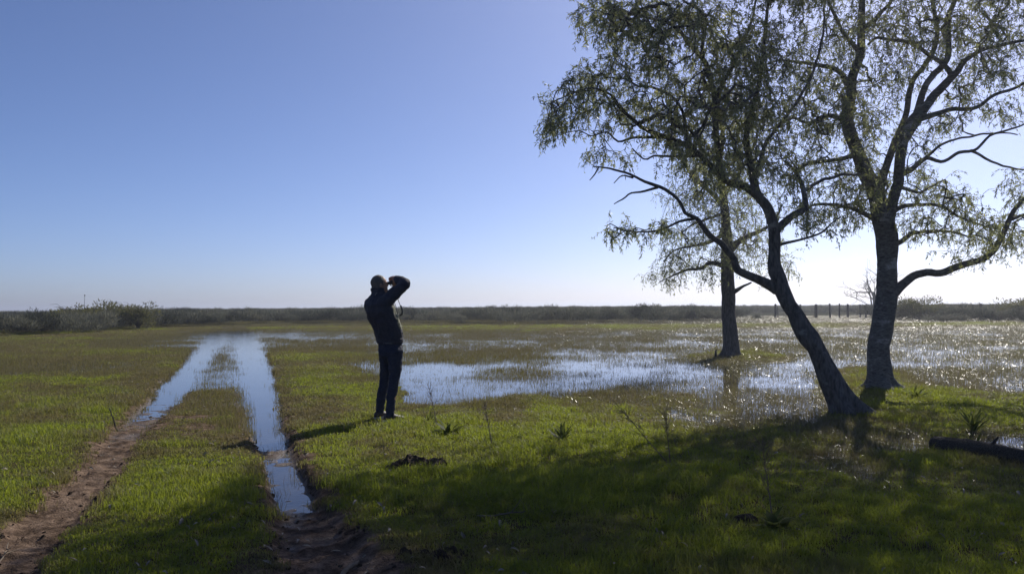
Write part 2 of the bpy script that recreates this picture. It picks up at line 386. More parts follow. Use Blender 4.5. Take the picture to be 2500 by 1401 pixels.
LAWN = bpy.data.collections.new('lawn_tufts'); WETC = bpy.data.collections.new('reed_tufts')
def build_grass():
    for i in range(6):
        o = tuft(f'a_lawn_tuft{i}', 50, .10, .014, .046, .0055, 1.1, M_lawn); LAWN.objects.link(o)
    for i in range(3):
        o = tuft(f'b_lawn_tuft{i}', 40, .10, .028, .085, .0048, 1.2, M_lawn); LAWN.objects.link(o)
    for i in range(2):
        o = tuft(f'c_lawn_tuft{i}', 16, .09, .06, .15, .0042, 1.1, M_lawn); LAWN.objects.link(o)
    for i in range(5):
        o = tuft(f'b_wet_tuft{i}', 13, .14, .045, .14, .0036, .3, M_wet2, .0); WETC.objects.link(o)
        o = tuft(f'a_wet_tuft{i}', 13, .14, .045, .14, .0038, .35, M_wet, .42); WETC.objects.link(o)
    # dry land turf
    x, y = fan_points(175000, 2.9, 62, 1.15)
    z = height(x, y); md = mudmask(x, y)
    n1 = fbm(x * .8, y * .8, 51, 4); n2 = fbm(x * .25, y * .25, 53, 3)
    dens = (1 - md * 1.02) * sstep(-.004, .018, z) * (1 - .6 * sstep(.12, .5, fbm(x * 2.4, y * 2.4, 59, 4)))
    foot = gnd(944, 1019, .07); dens = dens * sstep(.10, .34, np.hypot((x - foot[0]), (y - foot[1] - .05) * .8))
    xr = np.interp(y, RY, RX)
    keep = rng.random(len(x)) < dens
    x, y, z, n1, n2, md = (a[keep] for a in (x, y, z, n1, n2, md))
    k = len(x)
    sc = np.clip((y / 7) ** .55, .8, 3.2)
    hgt = np.clip(.85 + .8 * n1 + .25 * rng.standard_normal(k) * .6, .4, 2.0) * np.clip((y / 7) ** .25, .9, 1.7)
    mr, ml = ruts(x, y); fringe = np.maximum(np.exp(-np.maximum(mr - 1.2, 0) / .9), np.exp(-np.maximum(ml - 1.2, 0) / .5)) * sstep(22, 14, y)
    dry = np.clip(.14 + .75 * fringe + 1.0 * n2 + .95 * fbm(x * 1.9, y * 1.9, 57, 4) + md * .9 + sstep(14, 40, y) * .18 + .15 * rng.standard_normal(k) - .4 * sstep(.05, .1, z) * 0 + .5 * (1 - sstep(.01, .05, z)), 0, 1)
    rot = np.stack([rng.normal(0, .12, k), rng.normal(0, .12, k), rng.random(k) * 6.283], 1)
    tall = (n1 + .3 * rng.standard_normal(k)) > .28
    idx = np.where(tall, 6 + rng.integers(0, 3, k), rng.integers(0, 6, k)); idx = np.where(rng.random(k) < .012 + .10 * sstep(.2, .6, fbm(x * 1.3, y * 1.3, 88, 3)), 9 + rng.integers(0, 2, k), idx)
    o = scatter('grass', np.stack([x, y, z], 1), np.stack([sc, sc, hgt], 1), rot, idx, dry, LAWN)
    tag(o, 'short green turf covering the banks and the strip between the wheel ruts', 'grass', kind='stuff')
    # grass standing in the flood
    x, y = fan_points(460000, 5.5, 108, .85, .78)
    z = height(x, y); z = np.where(y > 58, .0, z)
    mr, ml = ruts(x, y)
    n1 = fbm(x * .55, y * .40, 61, 4); n2 = fbm(x * .13, y * .10, 63, 3); n3 = fbm(x * 2.5, y * 2.5, 65, 3)
    cover = np.clip(.66 + .14 * sstep(.12, .3, x / y) + .75 * n1 + .40 * n3 + .35 * n2, .28, 1) * (1 - sstep(.03, .06, z)) * (1 - .25 * sstep(22, 32, y) * sstep(56, 44, y))
    cover = np.maximum(cover, sstep(40, 60, y) * .6)
    cover = cover * (1 - .10 * sstep(-.035, -.06, z)); xr_ = np.interp(y, RY, RX); xl_ = np.interp(y, LY, LX); cover = np.where((x > xl_) & (x < xr_) & (y > 13), np.maximum(cover, .75 * sstep(-.1, .3, n3 + n1)), cover)
    rut = np.minimum(mr, ml)
    cover = cover * np.maximum(sstep(.8, 1.35, rut + .25 * n3), sstep(45, 60, y)) + .004 * (rut < 1) + .10 * ((rut > .55) & (rut < 1.2)) * sstep(.1, .5, n3 + n1)
    keep = rng.random(len(x)) < cover
    x, y, z, n1, n2 = (a[keep] for a in (x, y, z, n1, n2)); k = len(x)
    sc = np.clip((y / 9) ** .5, .8, 2.6)
    hgt = np.clip(.70 + .55 * n1 + .2 * rng.standard_normal(k), .3, 1.5) * np.clip((y / 10) ** .2, .8, 1.2) * (1 - .55 * sstep(28, 55, y))
    dry = np.clip(.22 + .9 * n2 + .5 * n1 + .2 * rng.standard_normal(k), 0, 1)
    rot = np.stack([rng.normal(0, .15, k), rng.normal(0, .15, k), rng.random(k) * 6.283], 1)
    print('GRASS', k)
    o = scatter('marsh_grass', np.stack([x, y, np.where(y > 58, height(x, y), np.clip(z, -.05, .02))], 1), np.stack([sc, sc, hgt], 1), rot, rng.integers(0, 5, k) + np.where(rng.random(k) < sstep(.24, -.05, x / y), 5, 0), dry, WETC)
    tag(o, 'thin olive grass standing in the shallow flood water', 'grass', kind='stuff')
build_grass()

# ------------------------------------------------------------------ tubes
class Tubes:
    def __init__(s): s.V = []; s.F = []; s.n = 0
    def add(s, P, R, k=6, lump=0.0, cap=True, seed=0, roots=None):
        P = np.asarray(P, float); R = np.asarray(R, float); m = len(P)
        T = np.gradient(P, axis=0); T /= np.linalg.norm(T, axis=1)[:, None] + 1e-9
        ref = np.array([0.13, 0.97, 0.2]) if abs(T[0][1]) < .9 else np.array([1.0, .1, 0])
        U = np.cross(T, ref); U /= np.linalg.norm(U, axis=1)[:, None] + 1e-9
        W = np.cross(T, U)
        a = np.arange(k) / k * 2 * math.pi
        rr = np.repeat(R[:, None], k, 1)
        if lump:
            s_ = np.cumsum(np.r_[0, np.linalg.norm(np.diff(P, axis=0), axis=1)])
            aa, ss = np.meshgrid(a, s_)
            nn = fbm(np.cos(aa) * 1.6 + seed * 3.1 + 40, np.sin(aa) * 1.6 + ss * 3.5, seed + 3, 4)
            rr = rr * (1 + lump * nn + .45 * lump * fbm(np.cos(aa) * 6 + seed, np.sin(aa) * 6 + ss * 1.6, seed + 9, 3))
            if roots is not None: rr = rr * (1 + roots[:, None] * (.35 * np.cos(5 * aa + seed) + .2 * np.cos(3 * aa + 2)))
        ring = P[:, None, :] + (U[:, None, :] * np.cos(a)[None, :, None] + W[:, None, :] * np.sin(a)[None, :, None]) * rr[:, :, None]
        s.V.append(ring.reshape(-1, 3))
        i = np.arange(m - 1)[:, None] * k + np.arange(k)[None, :]; j = np.arange(m - 1)[:, None] * k + (np.arange(k)[None, :] + 1) % k
        f = np.stack([i, j, j + k, i + k], -1).reshape(-1, 4) + s.n
        s.F.append(f); s.n += m * k
        if cap and R[-1] > .004:
            s.V.append(P[-1:] + T[-1:] * R[-1] * .6); b = s.n - k
            q = np.arange(k); s.F.append(np.stack([b + q, b + (q + 1) % k, np.full(k, s.n), np.full(k, s.n)], -1)); s.n += 1
    def mesh(s, name, mat, smooth=True):
        V = np.concatenate(s.V); Fq = np.concatenate(s.F)
        quads = Fq[Fq[:, 2] != Fq[:, 3]]; tris = Fq[Fq[:, 2] == Fq[:, 3]][:, :3]
        me = bpy.data.meshes.new(name); me.vertices.add(len(V)); me.vertices.foreach_set('co', V.astype(np.float32).ravel())
        nl = len(quads) * 4 + len(tris) * 3; me.loops.add(nl)
        me.loops.foreach_set('vertex_index', np.r_[quads.ravel(), tris.ravel()].astype(np.int32))
        me.polygons.add(len(quads) + len(tris))
        ls = np.r_[np.arange(len(quads)) * 4, len(quads) * 4 + np.arange(len(tris)) * 3].astype(np.int32)
        lt = np.r_[np.full(len(quads), 4), np.full(len(tris), 3)].astype(np.int32)
        me.polygons.foreach_set('loop_start', ls); me.polygons.foreach_set('loop_total', lt); me.update(calc_edges=True)
        me.polygons.foreach_set('use_smooth', np.full(len(quads) + len(tris), smooth)); me.materials.append(mat); me.validate(); return me

def catmull(P, step):
    P = np.asarray(P, float); Q = np.vstack([2 * P[0] - P[1], P, 2 * P[-1] - P[-2]]); out = []
    for i in range(1, len(Q) - 2):
        n = max(1, int(np.linalg.norm(Q[i + 1][:3] - Q[i][:3]) / step)); t = np.arange(n)[:, None] / n
        a, b, c, d = Q[i - 1], Q[i], Q[i + 1], Q[i + 2]
        out.append(.5 * (2 * b + (c - a) * t + (2 * a - 5 * b + 4 * c - d) * t * t + (3 * b - a - 3 * c + d) * t ** 3))
    return np.vstack(out + [P[-1:]])

# ------------------------------------------------------------------ trees
def leaves_mesh(name, pos, dirs, ln, wd, mat):
    n = len(pos)
    d = dirs / (np.linalg.norm(dirs, axis=1)[:, None] + 1e-9)
    r = rng.standard_normal((n, 3)); s = np.cross(d, r); s /= np.linalg.norm(s, axis=1)[:, None] + 1e-9
    nrm = np.cross(s, d); k = (rng.random(n) - .5)[:, None] * .35
    L = ln[:, None]; W = wd[:, None] / 2
    a = pos; b = pos + d * L * .42 + s * W + nrm * k * L; c = pos + d * L + nrm * k * L * 1.2; e = pos + d * L * .42 - s * W + nrm * k * L
    V = np.stack([a, b, c, e], 1).reshape(-1, 3); Fq = np.arange(n * 4).reshape(n, 4)
    me = mesh_np(name, V, Fq, mat); fattr(me, 'rnd', np.repeat(rng.random(n), 4)); return me

def build_tree(label, base_uv, trunk, limbs, blobs, bark, sd, leaf_n=22, leaf_scale=1.0, tube_lump=.12, spread=1.0, base_flare=1.5):
    r_ = np.random.default_rng(sd)
    g = gnd(*base_uv, 0.07); D0 = g[1]; zb = hz(g[0], g[1])
    root = empty('tree', (g[0], g[1], zb)); org = np.array([g[0], g[1], zb])
    tag(root, label, 'tree', 'trees on the flooded meadow')
    def conv(pts, dd0, dd1, step):
        n = len(pts); out = []
        for i, p in enumerate(pts):
            t = i / max(n - 1, 1); dd = dd0 + (dd1 - dd0) * t ** 1.1
            D = D0 + dd; w3 = at(p[0], p[1], D)
            out.append([*w3, p[2] / 2 / F * D, D])
        return catmull(out, step)
    def gnarl(C, amp):
        m = len(C); s_ = np.cumsum(np.r_[0, np.linalg.norm(np.diff(C[:, :3], axis=0), axis=1)])
        k = r_.random() * 100; fade = np.minimum(1, s_ / .5)
        for ax in range(3):
            C[:, ax] += amp * fade * fbm(s_ * 1.9 + k, s_ * 0 + ax * 7.3, sd + ax, 3)
        return C
    tk = conv(trunk, 0, .15, .07)
    # root the trunk a little into the ground with a flare
    P = tk[:, :3]; R = tk[:, 3].copy()
    hgt = P[:, 2] - zb; R *= 1 + (base_flare - 1) * np.exp(-np.maximum(hgt, 0) / .10)
    P = np.vstack([P[0] + (P[0] - P[2]) * .6 + np.array([0, 0, -.18]), P]); R = np.r_[R[0] * 1.05, R]
    T = Tubes(); T.add(P - org, R, 44, tube_lump, True, sd, np.exp(-np.maximum(P[:, 2] - zb, 0) / .13)); ob('trunk', T.mesh('trunk', bark), root)
    nodes = [P[2:].copy()]; nrad = [R[2:].copy()]
    for i, (pts, dd) in enumerate(limbs):
        # depth at the start = depth of the nearest skeleton node seen there
        uv0 = at(pts[0][0], pts[0][1], D0); allp = np.vstack(nodes)
        pr = allp[:, [0, 2]] * (D0 / allp[:, 1])[:, None]
        j = np.argmin((pr[:, 0] - uv0[0]) ** 2 + ((allp[:, 2] - CAM[2]) * D0 / allp[:, 1] + CAM[2] - uv0[2]) ** 2)
        d0 = allp[j, 1] - D0
        C = gnarl(conv(pts, d0, d0 + dd, .06), .045)
        T = Tubes(); T.add(C[:, :3] - org, C[:, 3] * (1 + .25 * np.exp(-np.arange(len(C)) / 3)), 12, tube_lump * .9, True, sd + i + 1)
        ob('limb', T.mesh('limb', bark), root)
        nodes.append(C[2:, :3]); nrad.append(C[2:, 3])
    skel = np.vstack(nodes); nsk = len(skel)
    # twig tips wanted inside the crown masses
    tips = []
    for (u, v, ru, rv, n, dd, ds) in blobs:
        m = 0; n = int(n * (1.65 if v < -20 else .95))
        while m < n:
            a, b = r_.normal(0, .55, 2)
            if a * a + b * b > 1.7: continue
            D = D0 + dd + r_.normal(0, ds) * spread
            tips.append(at(u + a * ru, v + b * rv, D)); m += 1
    tips = np.array(tips)
    ok = tips[:, 2] > 1.5; tips = tips[ok]
    # greedy growth: nearest first
    maxn = nsk + len(tips) * 14
    NP = np.zeros((maxn, 3)); NP[:nsk] = skel; par = np.full(maxn, -1); cnt = nsk
    dist = np.array([np.min(np.sum((skel - t) ** 2, 1)) for t in tips]); near = np.array([np.argmin(np.sum((skel - t) ** 2, 1)) for t in tips])
    dist = np.sqrt(dist); done = np.zeros(len(tips), bool); paths = []; tipnode = []
    for _ in range(len(tips)):
        i = np.argmin(np.where(done, 1e9, dist)); done[i] = True
        a = NP[near[i]]; b = tips[i]; L = dist[i]
        m = int(max(2, min(12, math.ceil(L / .13))))
        t = np.arange(1, m + 1)[:, None] / m
        bow = r_.normal(0, .12 * L, 3); bow[2] += .10 * L
        seg = a + (b - a) * t + bow * (4 * t * (1 - t)) + r_.normal(0, .035 * min(L, .8), (m, 3)) * (1 - t)
        ids = np.arange(cnt, cnt + m); NP[ids] = seg; par[ids] = np.r_[near[i], ids[:-1]]; paths.append((near[i], ids)); tipnode.append(ids[-1]); cnt += m
        rem = ~done
        if rem.any():
            dd_ = np.sqrt(((tips[rem][:, None, :] - seg[None]) ** 2).sum(-1)); jm = dd_.argmin(1); dm = dd_[np.arange(len(jm)), jm]
            ri = np.where(rem)[0]; better = dm < dist[ri]; dist[ri[better]] = dm[better]; near[ri[better]] = ids[jm[better]]
    load = np.zeros(cnt); load[tipnode] = 1
    for i in range(cnt - 1, nsk - 1, -1):
        if par[i] >= nsk: load[par[i]] += load[i]
    rad = .0030 * np.maximum(load, 1) ** .43
    T = Tubes()
    for a, ids in paths:
        pts = np.vstack([NP[a], NP[ids]]) - org; rr = np.r_[rad[ids[0]], rad[ids]]; rr[-1] *= .6
        T.add(pts, rr, 5 if rr[0] > .012 else 3, 0, False)
    tw = ob('twigs', T.mesh('twigs', bark), root); tw['kind'] = 'stuff'
    # drooping leafy sprays on the tips
    n = len(tipnode); tp = NP[tipnode]; tdir = tp - NP[par[tipnode]]; tdir /= np.linalg.norm(tdir, axis=1)[:, None] + 1e-9
    pos = []; dr = []; T = Tubes()
    for i in range(n):
        for s_ in range(r_.integers(2, 4)):
            d = tdir[i] * .6 + r_.normal(0, .55, 3); L = r_.uniform(.12, .28) * leaf_scale; p = tp[i].copy(); st = [p.copy()]
            for q in range(5):
                d = d + np.array([0, 0, -.30]); d /= np.linalg.norm(d); p = p + d * L / 5; st.append(p.copy())
            st = np.array(st); T.add(st[[0, 2, 5]] - org, np.array([.0024, .0018, .0012]), 3, 0, False)
            m = max(3, int(leaf_n / 2.1 * r_.uniform(.6, 1.4))); tt = r_.random(m) * 5; k = np.minimum(tt.astype(int), 4); f = (tt - k)[:, None]
            pp = st[k] * (1 - f) + st[k + 1] * f
            dv = (st[k + 1] - st[k]); dv /= np.linalg.norm(dv, axis=1)[:, None]
            pos.append(pp); dr.append(dv * .5 + r_.normal(0, .6, (m, 3)) + np.array([0, 0, -.38]))
    pos = np.vstack(pos) - org; dr = np.vstack(dr); m = len(pos)
    cr = ob('crown', leaves_mesh('crown', pos, dr, r_.uniform(.032, .074, m) * leaf_scale, r_.uniform(.0105, .0170, m) * leaf_scale, M_leafT), root); cr['kind'] = 'stuff'
    ts = ob('twiglets', T.mesh('twiglets', bark), root); ts['kind'] = 'stuff'
    return root

def B(lst, ds=.8, dd=0.0): return [(*b, dd, ds) if len(b) == 5 else (b[0], b[1], b[2], b[3], b[4], b[5], ds) for b in lst]

# leaning tree, nearest
trunk2 = [(2070,1016,72),(2061,992,62),(2045,960,58),(2028,927,56),(2010,886,46),(1991,846,42),(1976,825,50),(1961,805,46),(1941,764,38),(1926,744,36),(1916,723,37),(1907,703,38),(1902,682,35),(1893,662,35),(1889,642,31),(1890,621,29),(1891,580,28),(1887,545,27),
          (1872,505,24),(1848,475,22),(1838,430,19),(1828,380,17),(1822,340,15),(1830,290,13),(1850,220,11),(1862,140,9),(1870,60,8),(1880,-60,6),(1885,-180,4)]
limbs2 = [
 ([(1856,482,20),(1825,460,18),(1780,445,17),(1760,425,16),(1715,385,15),(1680,355,14),(1630,335,12),(1580,315,11),(1545,295,9),(1510,255,8),(1495,230,6),(1465,215,5),(1430,215,4),(1395,240,3),(1360,270,2.5)], -1.0),
 ([(1757,423,15),(1752,350,15),(1746,280,15),(1745,240,15),(1730,180,13),(1715,145,12),(1680,110,10),(1660,80,9),(1620,55,7),(1580,45,6),(1530,30,4),(1490,10,3)], .6),
 ([(1715,145,9),(1716,100,8),(1720,50,7),(1708,30,6),(1670,0,5),(1640,-60,4),(1600,-130,3)], -.5),
 ([(1748,240,11),(1765,205,10),(1785,165,9),(1815,110,8),(1830,60,6),(1845,-20,5),(1850,-120,4)], .8),
 ([(1897,706,24),(1870,690,23),(1847,678,21),(1802,658,19),(1793,630,17),(1765,600,15),(1740,580,13),(1722,558,12),(1700,528,10),(1670,515,9),(1650,485,8),(1600,455,8),(1550,435,6),(1500,415,5),(1465,407,4),(1445,405,2.5)], -.7),
 ([(1605,458,6),(1575,466,5),(1540,472,4),(1515,490,3.5),(1495,503,2)], -.3),
 ([(1462,407,3.5),(1452,425,3),(1440,440,2)], .2),
 ([(1545,434,4),(1520,430,3),(1500,447,2)], .3),
 ([(1705,532,7),(1660,540,6),(1625,555,5),(1570,567,4),(1520,560,3),(1490,545,2)], .6),
 ([(1708,380,7),(1645,384,6),(1600,384,5),(1575,390,4),(1545,362,3)], .7),
 ([(1630,335,8),(1560,335,6),(1510,345,5),(1480,322,4),(1440,330,3),(1415,318,2.5),(1362,328,1.5)], -.4),
 ([(1680,355,8),(1675,320,7),(1665,270,7),(1640,235,6),(1590,215,6),(1560,215,5),(1525,195,4),(1480,190,3)], .5),
 ([(1892,565,18),(1930,530,17),(1960,512,15),(1967,490,13),(1965,465,12),(1955,440,10),(1943,418,9),(1930,405,7),(1920,395,5)], .5),
 ([(1895,598,8),(1908,596,7),(1940,588,6),(1997,572,5),(2025,550,4),(2055,530,3)], .4),
 ([(1965,465,8),(2005,440,8),(2055,425,7),(2095,425,6)], 1.0),
 ([(1840,440,12),(1860,390,10),(1880,340,9),(1920,280,8),(1960,220,7),(1990,150,6),(2010,60,5),(2020,-60,4)], .9)]
blobs2 = B([(1480,40,70,55,120),(1560,60,80,60,100),(1640,40,80,60,100),(1600,150,90,60,80),(1500,165,70,50,55),(1430,215,60,50,70),(1375,265,45,50,50),(1345,305,28,40,28),(1440,300,60,35,25),(1520,255,80,50,65),
 (1620,270,90,60,90),(1700,230,80,80,90),(1740,330,90,80,95),(1660,350,70,50,60),(1790,250,80,100,100),(1800,120,90,90,150),(1720,60,80,70,100),(1870,250,80,90,130),(1880,120,80,90,120),(1850,380,70,60,80),
 (1760,430,60,40,50),(1480,375,60,22,22),(1930,430,50,60,40),(1950,520,50,40,25),(1990,550,60,25,14),(1530,562,50,18,26),(1610,550,40,25,18),
 (1500,-80,120,80,45),(1650,-100,140,90,150),(1820,-120,140,100,220),(1950,-60,100,100,150),(1750,-260,180,80,150),(1600,-210,120,60,20),(1900,-220,140,80,120),(1680,200,120,160,60)], .85)
build_tree('leaning tree with a kinked dark trunk, nearest to the camera', (2066, 1005), trunk2, limbs2, blobs2, M_barkA, 11, 28)

trunk3 = [(2152,958,66),(2150,935,60),(2145,886,54),(2144,846,51),(2152,805,51),(2159,764,50),(2165,723,48),(2165,682,46),(2166,642,45),(2166,601,49),(2165,575,50),(2152,525,48),(2138,475,38),(2115,425,36),(2097,380,32),(2075,325,30),(2068,280,28),(2077,235,25),(2080,190,23),(2100,135,20),(2103,75,18),(2105,0,15),(2110,-90,10),(2115,-200,6)]
limbs3 = [
 ([(2158,550,40),(2178,500,28),(2193,450,25),(2198,400,25),(2205,350,27),(2228,300,32),(2262,258,22),(2297,218,20),(2327,188,17),(2357,150,13),(2405,118,10),(2470,106,8),(2540,90,6),(2600,60,4)], -.6),
 ([(2140,490,20),(2157,430,19),(2175,365,17),(2192,325,14),(2205,290,14),(2215,255,14),(2225,200,13),(2250,165,12),(2275,135,12),(2290,90,11),(2282,30,10),(2270,-50,8),(2260,-160,5)], .7),
 ([(2236,290,18),(2247,255,16),(2262,212,15),(2282,180,15),(2312,145,14),(2312,100,13),(2310,50,13),(2330,0,11),(2350,-90,8),(2360,-200,5)], .5),
 ([(2327,188,12),(2305,160,11),(2265,132,10),(2230,108,9),(2180,100,8),(2145,95,7),(2118,112,5)], .4),
 ([(2240,292,14),(2320,270,11),(2380,262,9),(2420,235,8),(2470,220,7),(2510,198,6),(2580,170,4)], -.7),
 ([(2198,425,14),(2225,413,12),(2260,385,10),(2295,395,8),(2340,375,8),(2375,365,7),(2410,332,6),(2455,320,5),(2500,302,4),(2550,290,3)], -.5),
 ([(2370,368,6),(2410,385,6),(2455,405,5),(2500,418,4)], .4),
 ([(2260,385,7),(2295,355,6),(2335,340,5),(2380,330,5),(2430,325,4),(2480,330,3)], .6),
 ([(2170,722,30),(2200,698,22),(2230,675,20),(2260,667,19),(2305,665,18),(2345,650,17),(2390,637,16),(2425,615,15),(2450,575,13),(2467,540,12),(2476,515,11),(2500,485,9),(2540,450,8),(2590,430,5)], -.4),
 ([(2470,535,8),(2500,525,7),(2540,515,5)], .3),
 ([(2175,600,16),(2200,588,12),(2230,570,10),(2270,565,8),(2320,568,6),(2365,580,4)], .5),
 ([(2168,525,14),(2200,505,11),(2240,500,9),(2295,502,8),(2330,520,6),(2370,540,5),(2420,560,3)], -.5),
 ([(2193,455,9),(2240,470,7),(2270,460,6),(2300,440,4)], .5),
 ([(2138,535,12),(2095,515,10),(2065,507,9),(2000,500,7),(1975,507,5),(1940,525,3)], -.3),
 ([(2097,376,12),(2045,390,10),(1980,398,8),(1950,415,6),(1935,400,4),(1915,380,3)], -.6),
 ([(2074,220,14),(2050,178,12),(2020,165,11),(1980,155,9),(1940,150,7),(1890,150,5),(1850,165,3)], .4),
 ([(2070,300,13),(2020,280,10),(1980,300,8),(1930,290,6),(1880,320,4)], -.8),
 ([(2103,80,12),(2140,40,9),(2180,0,8),(2200,-70,5)], .6),
 ([(2100,130,12),(2060,80,9),(2030,20,8),(2000,-70,6)], -.6)]
blobs3 = B([(2000,180,90,80,120),(2060,270,80,80,110),(1970,300,70,70,90),(2000,390,70,55,60),(2050,460,60,50,55),(1990,520,70,30,36),(2085,510,40,40,40),(2050,80,90,80,115),(2160,60,90,90,115),(2180,180,70,80,80),(2130,290,60,60,55),
 (2250,80,90,90,115),(2350,60,100,80,140),(2450,60,80,80,110),(2420,160,80,55,85),(2340,220,60,45,45),(2300,300,70,35,35),(2430,270,70,28,36),(2270,470,70,50,55),(2330,500,60,40,36),(2230,540,40,30,26),(2300,560,80,40,46),
 (2400,550,60,50,60),(2460,580,60,40,60),(2250,420,50,40,22),(2480,460,40,50,26),(2360,625,70,18,16),(2150,440,50,60,60),(2110,400,40,60,40),(2230,350,40,50,24),
 (2050,-80,130,90,180),(2250,-100,140,90,200),(2450,-80,140,90,200),(2600,60,100,120,150),(2620,250,80,80,80),(2580,480,80,90,80),(2350,-240,180,90,170),(2150,-240,160,90,150),(2560,-150,120,90,120)], 1.0)
build_tree('tall forked tree with pale banded trunk on the green bank', (2152, 948), trunk3, limbs3, blobs3, M_barkB, 23, 27, 1.08, .08)

trunk1 = [(1784,876,46),(1784,862,42),(1784,835,37),(1782,805,35),(1779,764,32),(1778,723,32),(1776,682,31),(1775,642,30),(1776,600,28),(1772,550,22),(1768,500,19),(1762,450,16),(1758,390,13),(1765,330,10),(1755,270,7),(1760,220,4)]
limbs1 = [
 ([(1772,650,12),(1735,642,11),(1715,655,8),(1676,658,6),(1645,670,4),(1610,690,2)], -1.0),
 ([(1778,610,16),(1805,590,14),(1830,575,12),(1862,560,9),(1890,540,6),(1910,500,4)], .8),
 ([(1782,716,14),(1800,708,9),(1815,697,6),(1835,690,4)], -.4),
 ([(1766,500,12),(1735,470,10),(1700,440,8),(1670,400,6),(1650,350,4)], 1.0),
 ([(1765,470,11),(1800,430,9),(1830,380,7),(1850,320,5)], -1.2),
 ([(1772,570,11),(1720,595,8),(1690,600,6),(1650,610,4),(1620,640,3)], 1.2),
 ([(1768,520,9),(1740,530,7),(1700,545,5),(1660,570,3)], -1.4)]
blobs1 = B([(1690,470,70,70,140),(1750,520,80,70,150),(1700,570,70,50,110),(1650,635,50,40,75),(1620,672,36,20,36),(1720,655,50,30,55),(1830,600,70,60,110),(1895,640,50,45,55),(1840,500,70,70,110),(1740,400,80,60,120),(1820,400,80,70,110),(1680,390,60,60,70),(1780,300,80,70,100),(1740,240,60,50,60),(1840,320,60,50,60),(1775,620,50,40,50)], 1.3)
build_tree('upright tree farthest out, its dark trunk standing in the water', (1784, 868), trunk1, limbs1, blobs1, M_barkA, 37, 16, 1.5, .10, 1.2, 1.35)

# ------------------------------------------------------------------ scrub, bushes, far things
def clump_mesh(name, rx, rz, n, mat, lmin, lmax, wd, up, lumps=5, sd=0, zl=.25):
    r_ = np.random.default_rng(sd)
    lc = np.stack([r_.uniform(-.55, .55, lumps) * rx, r_.uniform(-.55, .55, lumps) * rx, r_.uniform(zl, .6, lumps) * rz], 1); lr = r_.uniform(.45, .75, lumps)
    k = r_.integers(0, lumps, n); d = r_.standard_normal((n, 3)); d /= np.linalg.norm(d, axis=1)[:, None]; d[:, 2] = np.abs(d[:, 2]) * 1.0 - .25 * (r_.random(n) < .5)
    rad = lr[k] * (.45 + .6 * r_.random(n) ** .5)
    p = lc[k] + d * np.stack([rad * rx * .8, rad * rx * .8, rad * rz * .75], 1); p[:, 2] = np.clip(p[:, 2], .02, None)
    dr = d * .8 + np.array([0, 0, up]) + r_.normal(0, .35, (n, 3))
    return leaves_mesh(name, p, dr, r_.uniform(lmin, lmax, n), wd * r_.uniform(.6, 1.4, n), mat)
SCRUBS = [clump_mesh('marsh_shrub', .85, 1.22, 1100, M_scrub, .14, .34, .022, .9, 6, 100 + i) for i in range(7)]
SC = bpy.data.collections.new('scrub_sources')
for i, me in enumerate(SCRUBS):
    SC.objects.link(bpy.data.objects.new(f'scrub_source{i}', me))
def base_v(u): return np.interp(u, [-200, 0, 200, 330, 480, 600, 760, 1000, 1300, 1500, 1700, 1790], [822, 819, 813, 802, 796, 791, 789, 788, 790, 787, 785, 783])
def build_scrub():
    # front row, told apart one by one
    u = -60.0; k = 0
    while u < 1790:
        v = base_v(u) + rng.normal(0, 1.2); g = gnd(u, v, .05)
        o = ob('marsh_shrub', SCRUBS[rng.integers(0, 7)])
        s = rng.uniform(.75, 1.28); o.location = (g[0], g[1], hz(g[0], g[1]) - .03); o.rotation_euler = (0, 0, rng.uniform(0, 6.28)); o.scale = (s * rng.uniform(1.0, 1.5), s * rng.uniform(1.0, 1.4), s * rng.uniform(.72, 1.02))
        tag(o, 'grey-green marsh shrub in the front row along the far edge of the flood', 'shrub', 'shrubs along the edge of the flood')
        u += rng.uniform(15, 34) * (1.25 if u < 400 else 1.0); k += 1
    # singled out ones
    for (u, v, sx, sz, lab) in ((790, 790, 1.5, .95, 'wide dark shrub at the water edge left of the man'), (1255, 788, 1.1, 1.22, 'tallest shrub of the row between the man and the trees'),
                                (1590, 790, 1.25, .95, 'round dark shrub set forward of the row, left of the upright tree'), (1850, 782, .65, .5, 'small low shrub alone in the grass right of the upright tree')):
        g = gnd(u, v, .05); o = ob('marsh_shrub', SCRUBS[(u // 7) % 7]); o.location = (g[0], g[1], hz(g[0], g[1]) - .03); o.scale = (sx, sx, sz)
        tag(o, lab, 'shrub', 'shrubs along the edge of the flood')
    # the mass behind
    x, y = fan_points(13000, 46, 420, 1.05, .80)
    uu = 1250 + x / y * F
    vb = np.interp(uu, [-400, 0, 200, 330, 480, 600, 760, 1000, 1300, 1500, 1700, 1790, 1830, 2090, 2130, 2500, 2900], [824, 821, 814, 803, 797, 792, 790, 789, 791, 788, 786, 784, 767, 767, 781, 789, 792])
    yb = 1.42 * F / np.maximum(vb - (749.5 - (uu - 1250) * .006), 8)
    keep = (y > yb * 1.03) & ~((uu < 150) & (y > 150) & (y < 430)) & ((y < 150) | (rng.random(len(x)) < .8))
    x, y, uu = x[keep], y[keep], uu[keep]; k = len(x)
    s = np.clip(rng.normal(.95, .14, k), .6, 1.25); sw = s * np.clip((y / 70) ** .5, 1, 2.4) * rng.uniform(.9, 1.5, k)
    zs = s * np.where(uu < 150, .80, .93)
    zs = zs * np.where(rng.random(k) < .03, 1.18, 1)
    rot = np.stack([np.zeros(k), np.zeros(k), rng.random(k) * 6.283], 1)
    o = scatter('scrub', np.stack([x, y, height(x, y, False) - .05], 1), np.stack([sw, sw, zs], 1), rot, rng.integers(0, 7, k), np.zeros(k), SC)
    tag(o, 'mass of low grey-green scrub stretching back to the horizon', 'scrub', kind='stuff')
build_scrub()

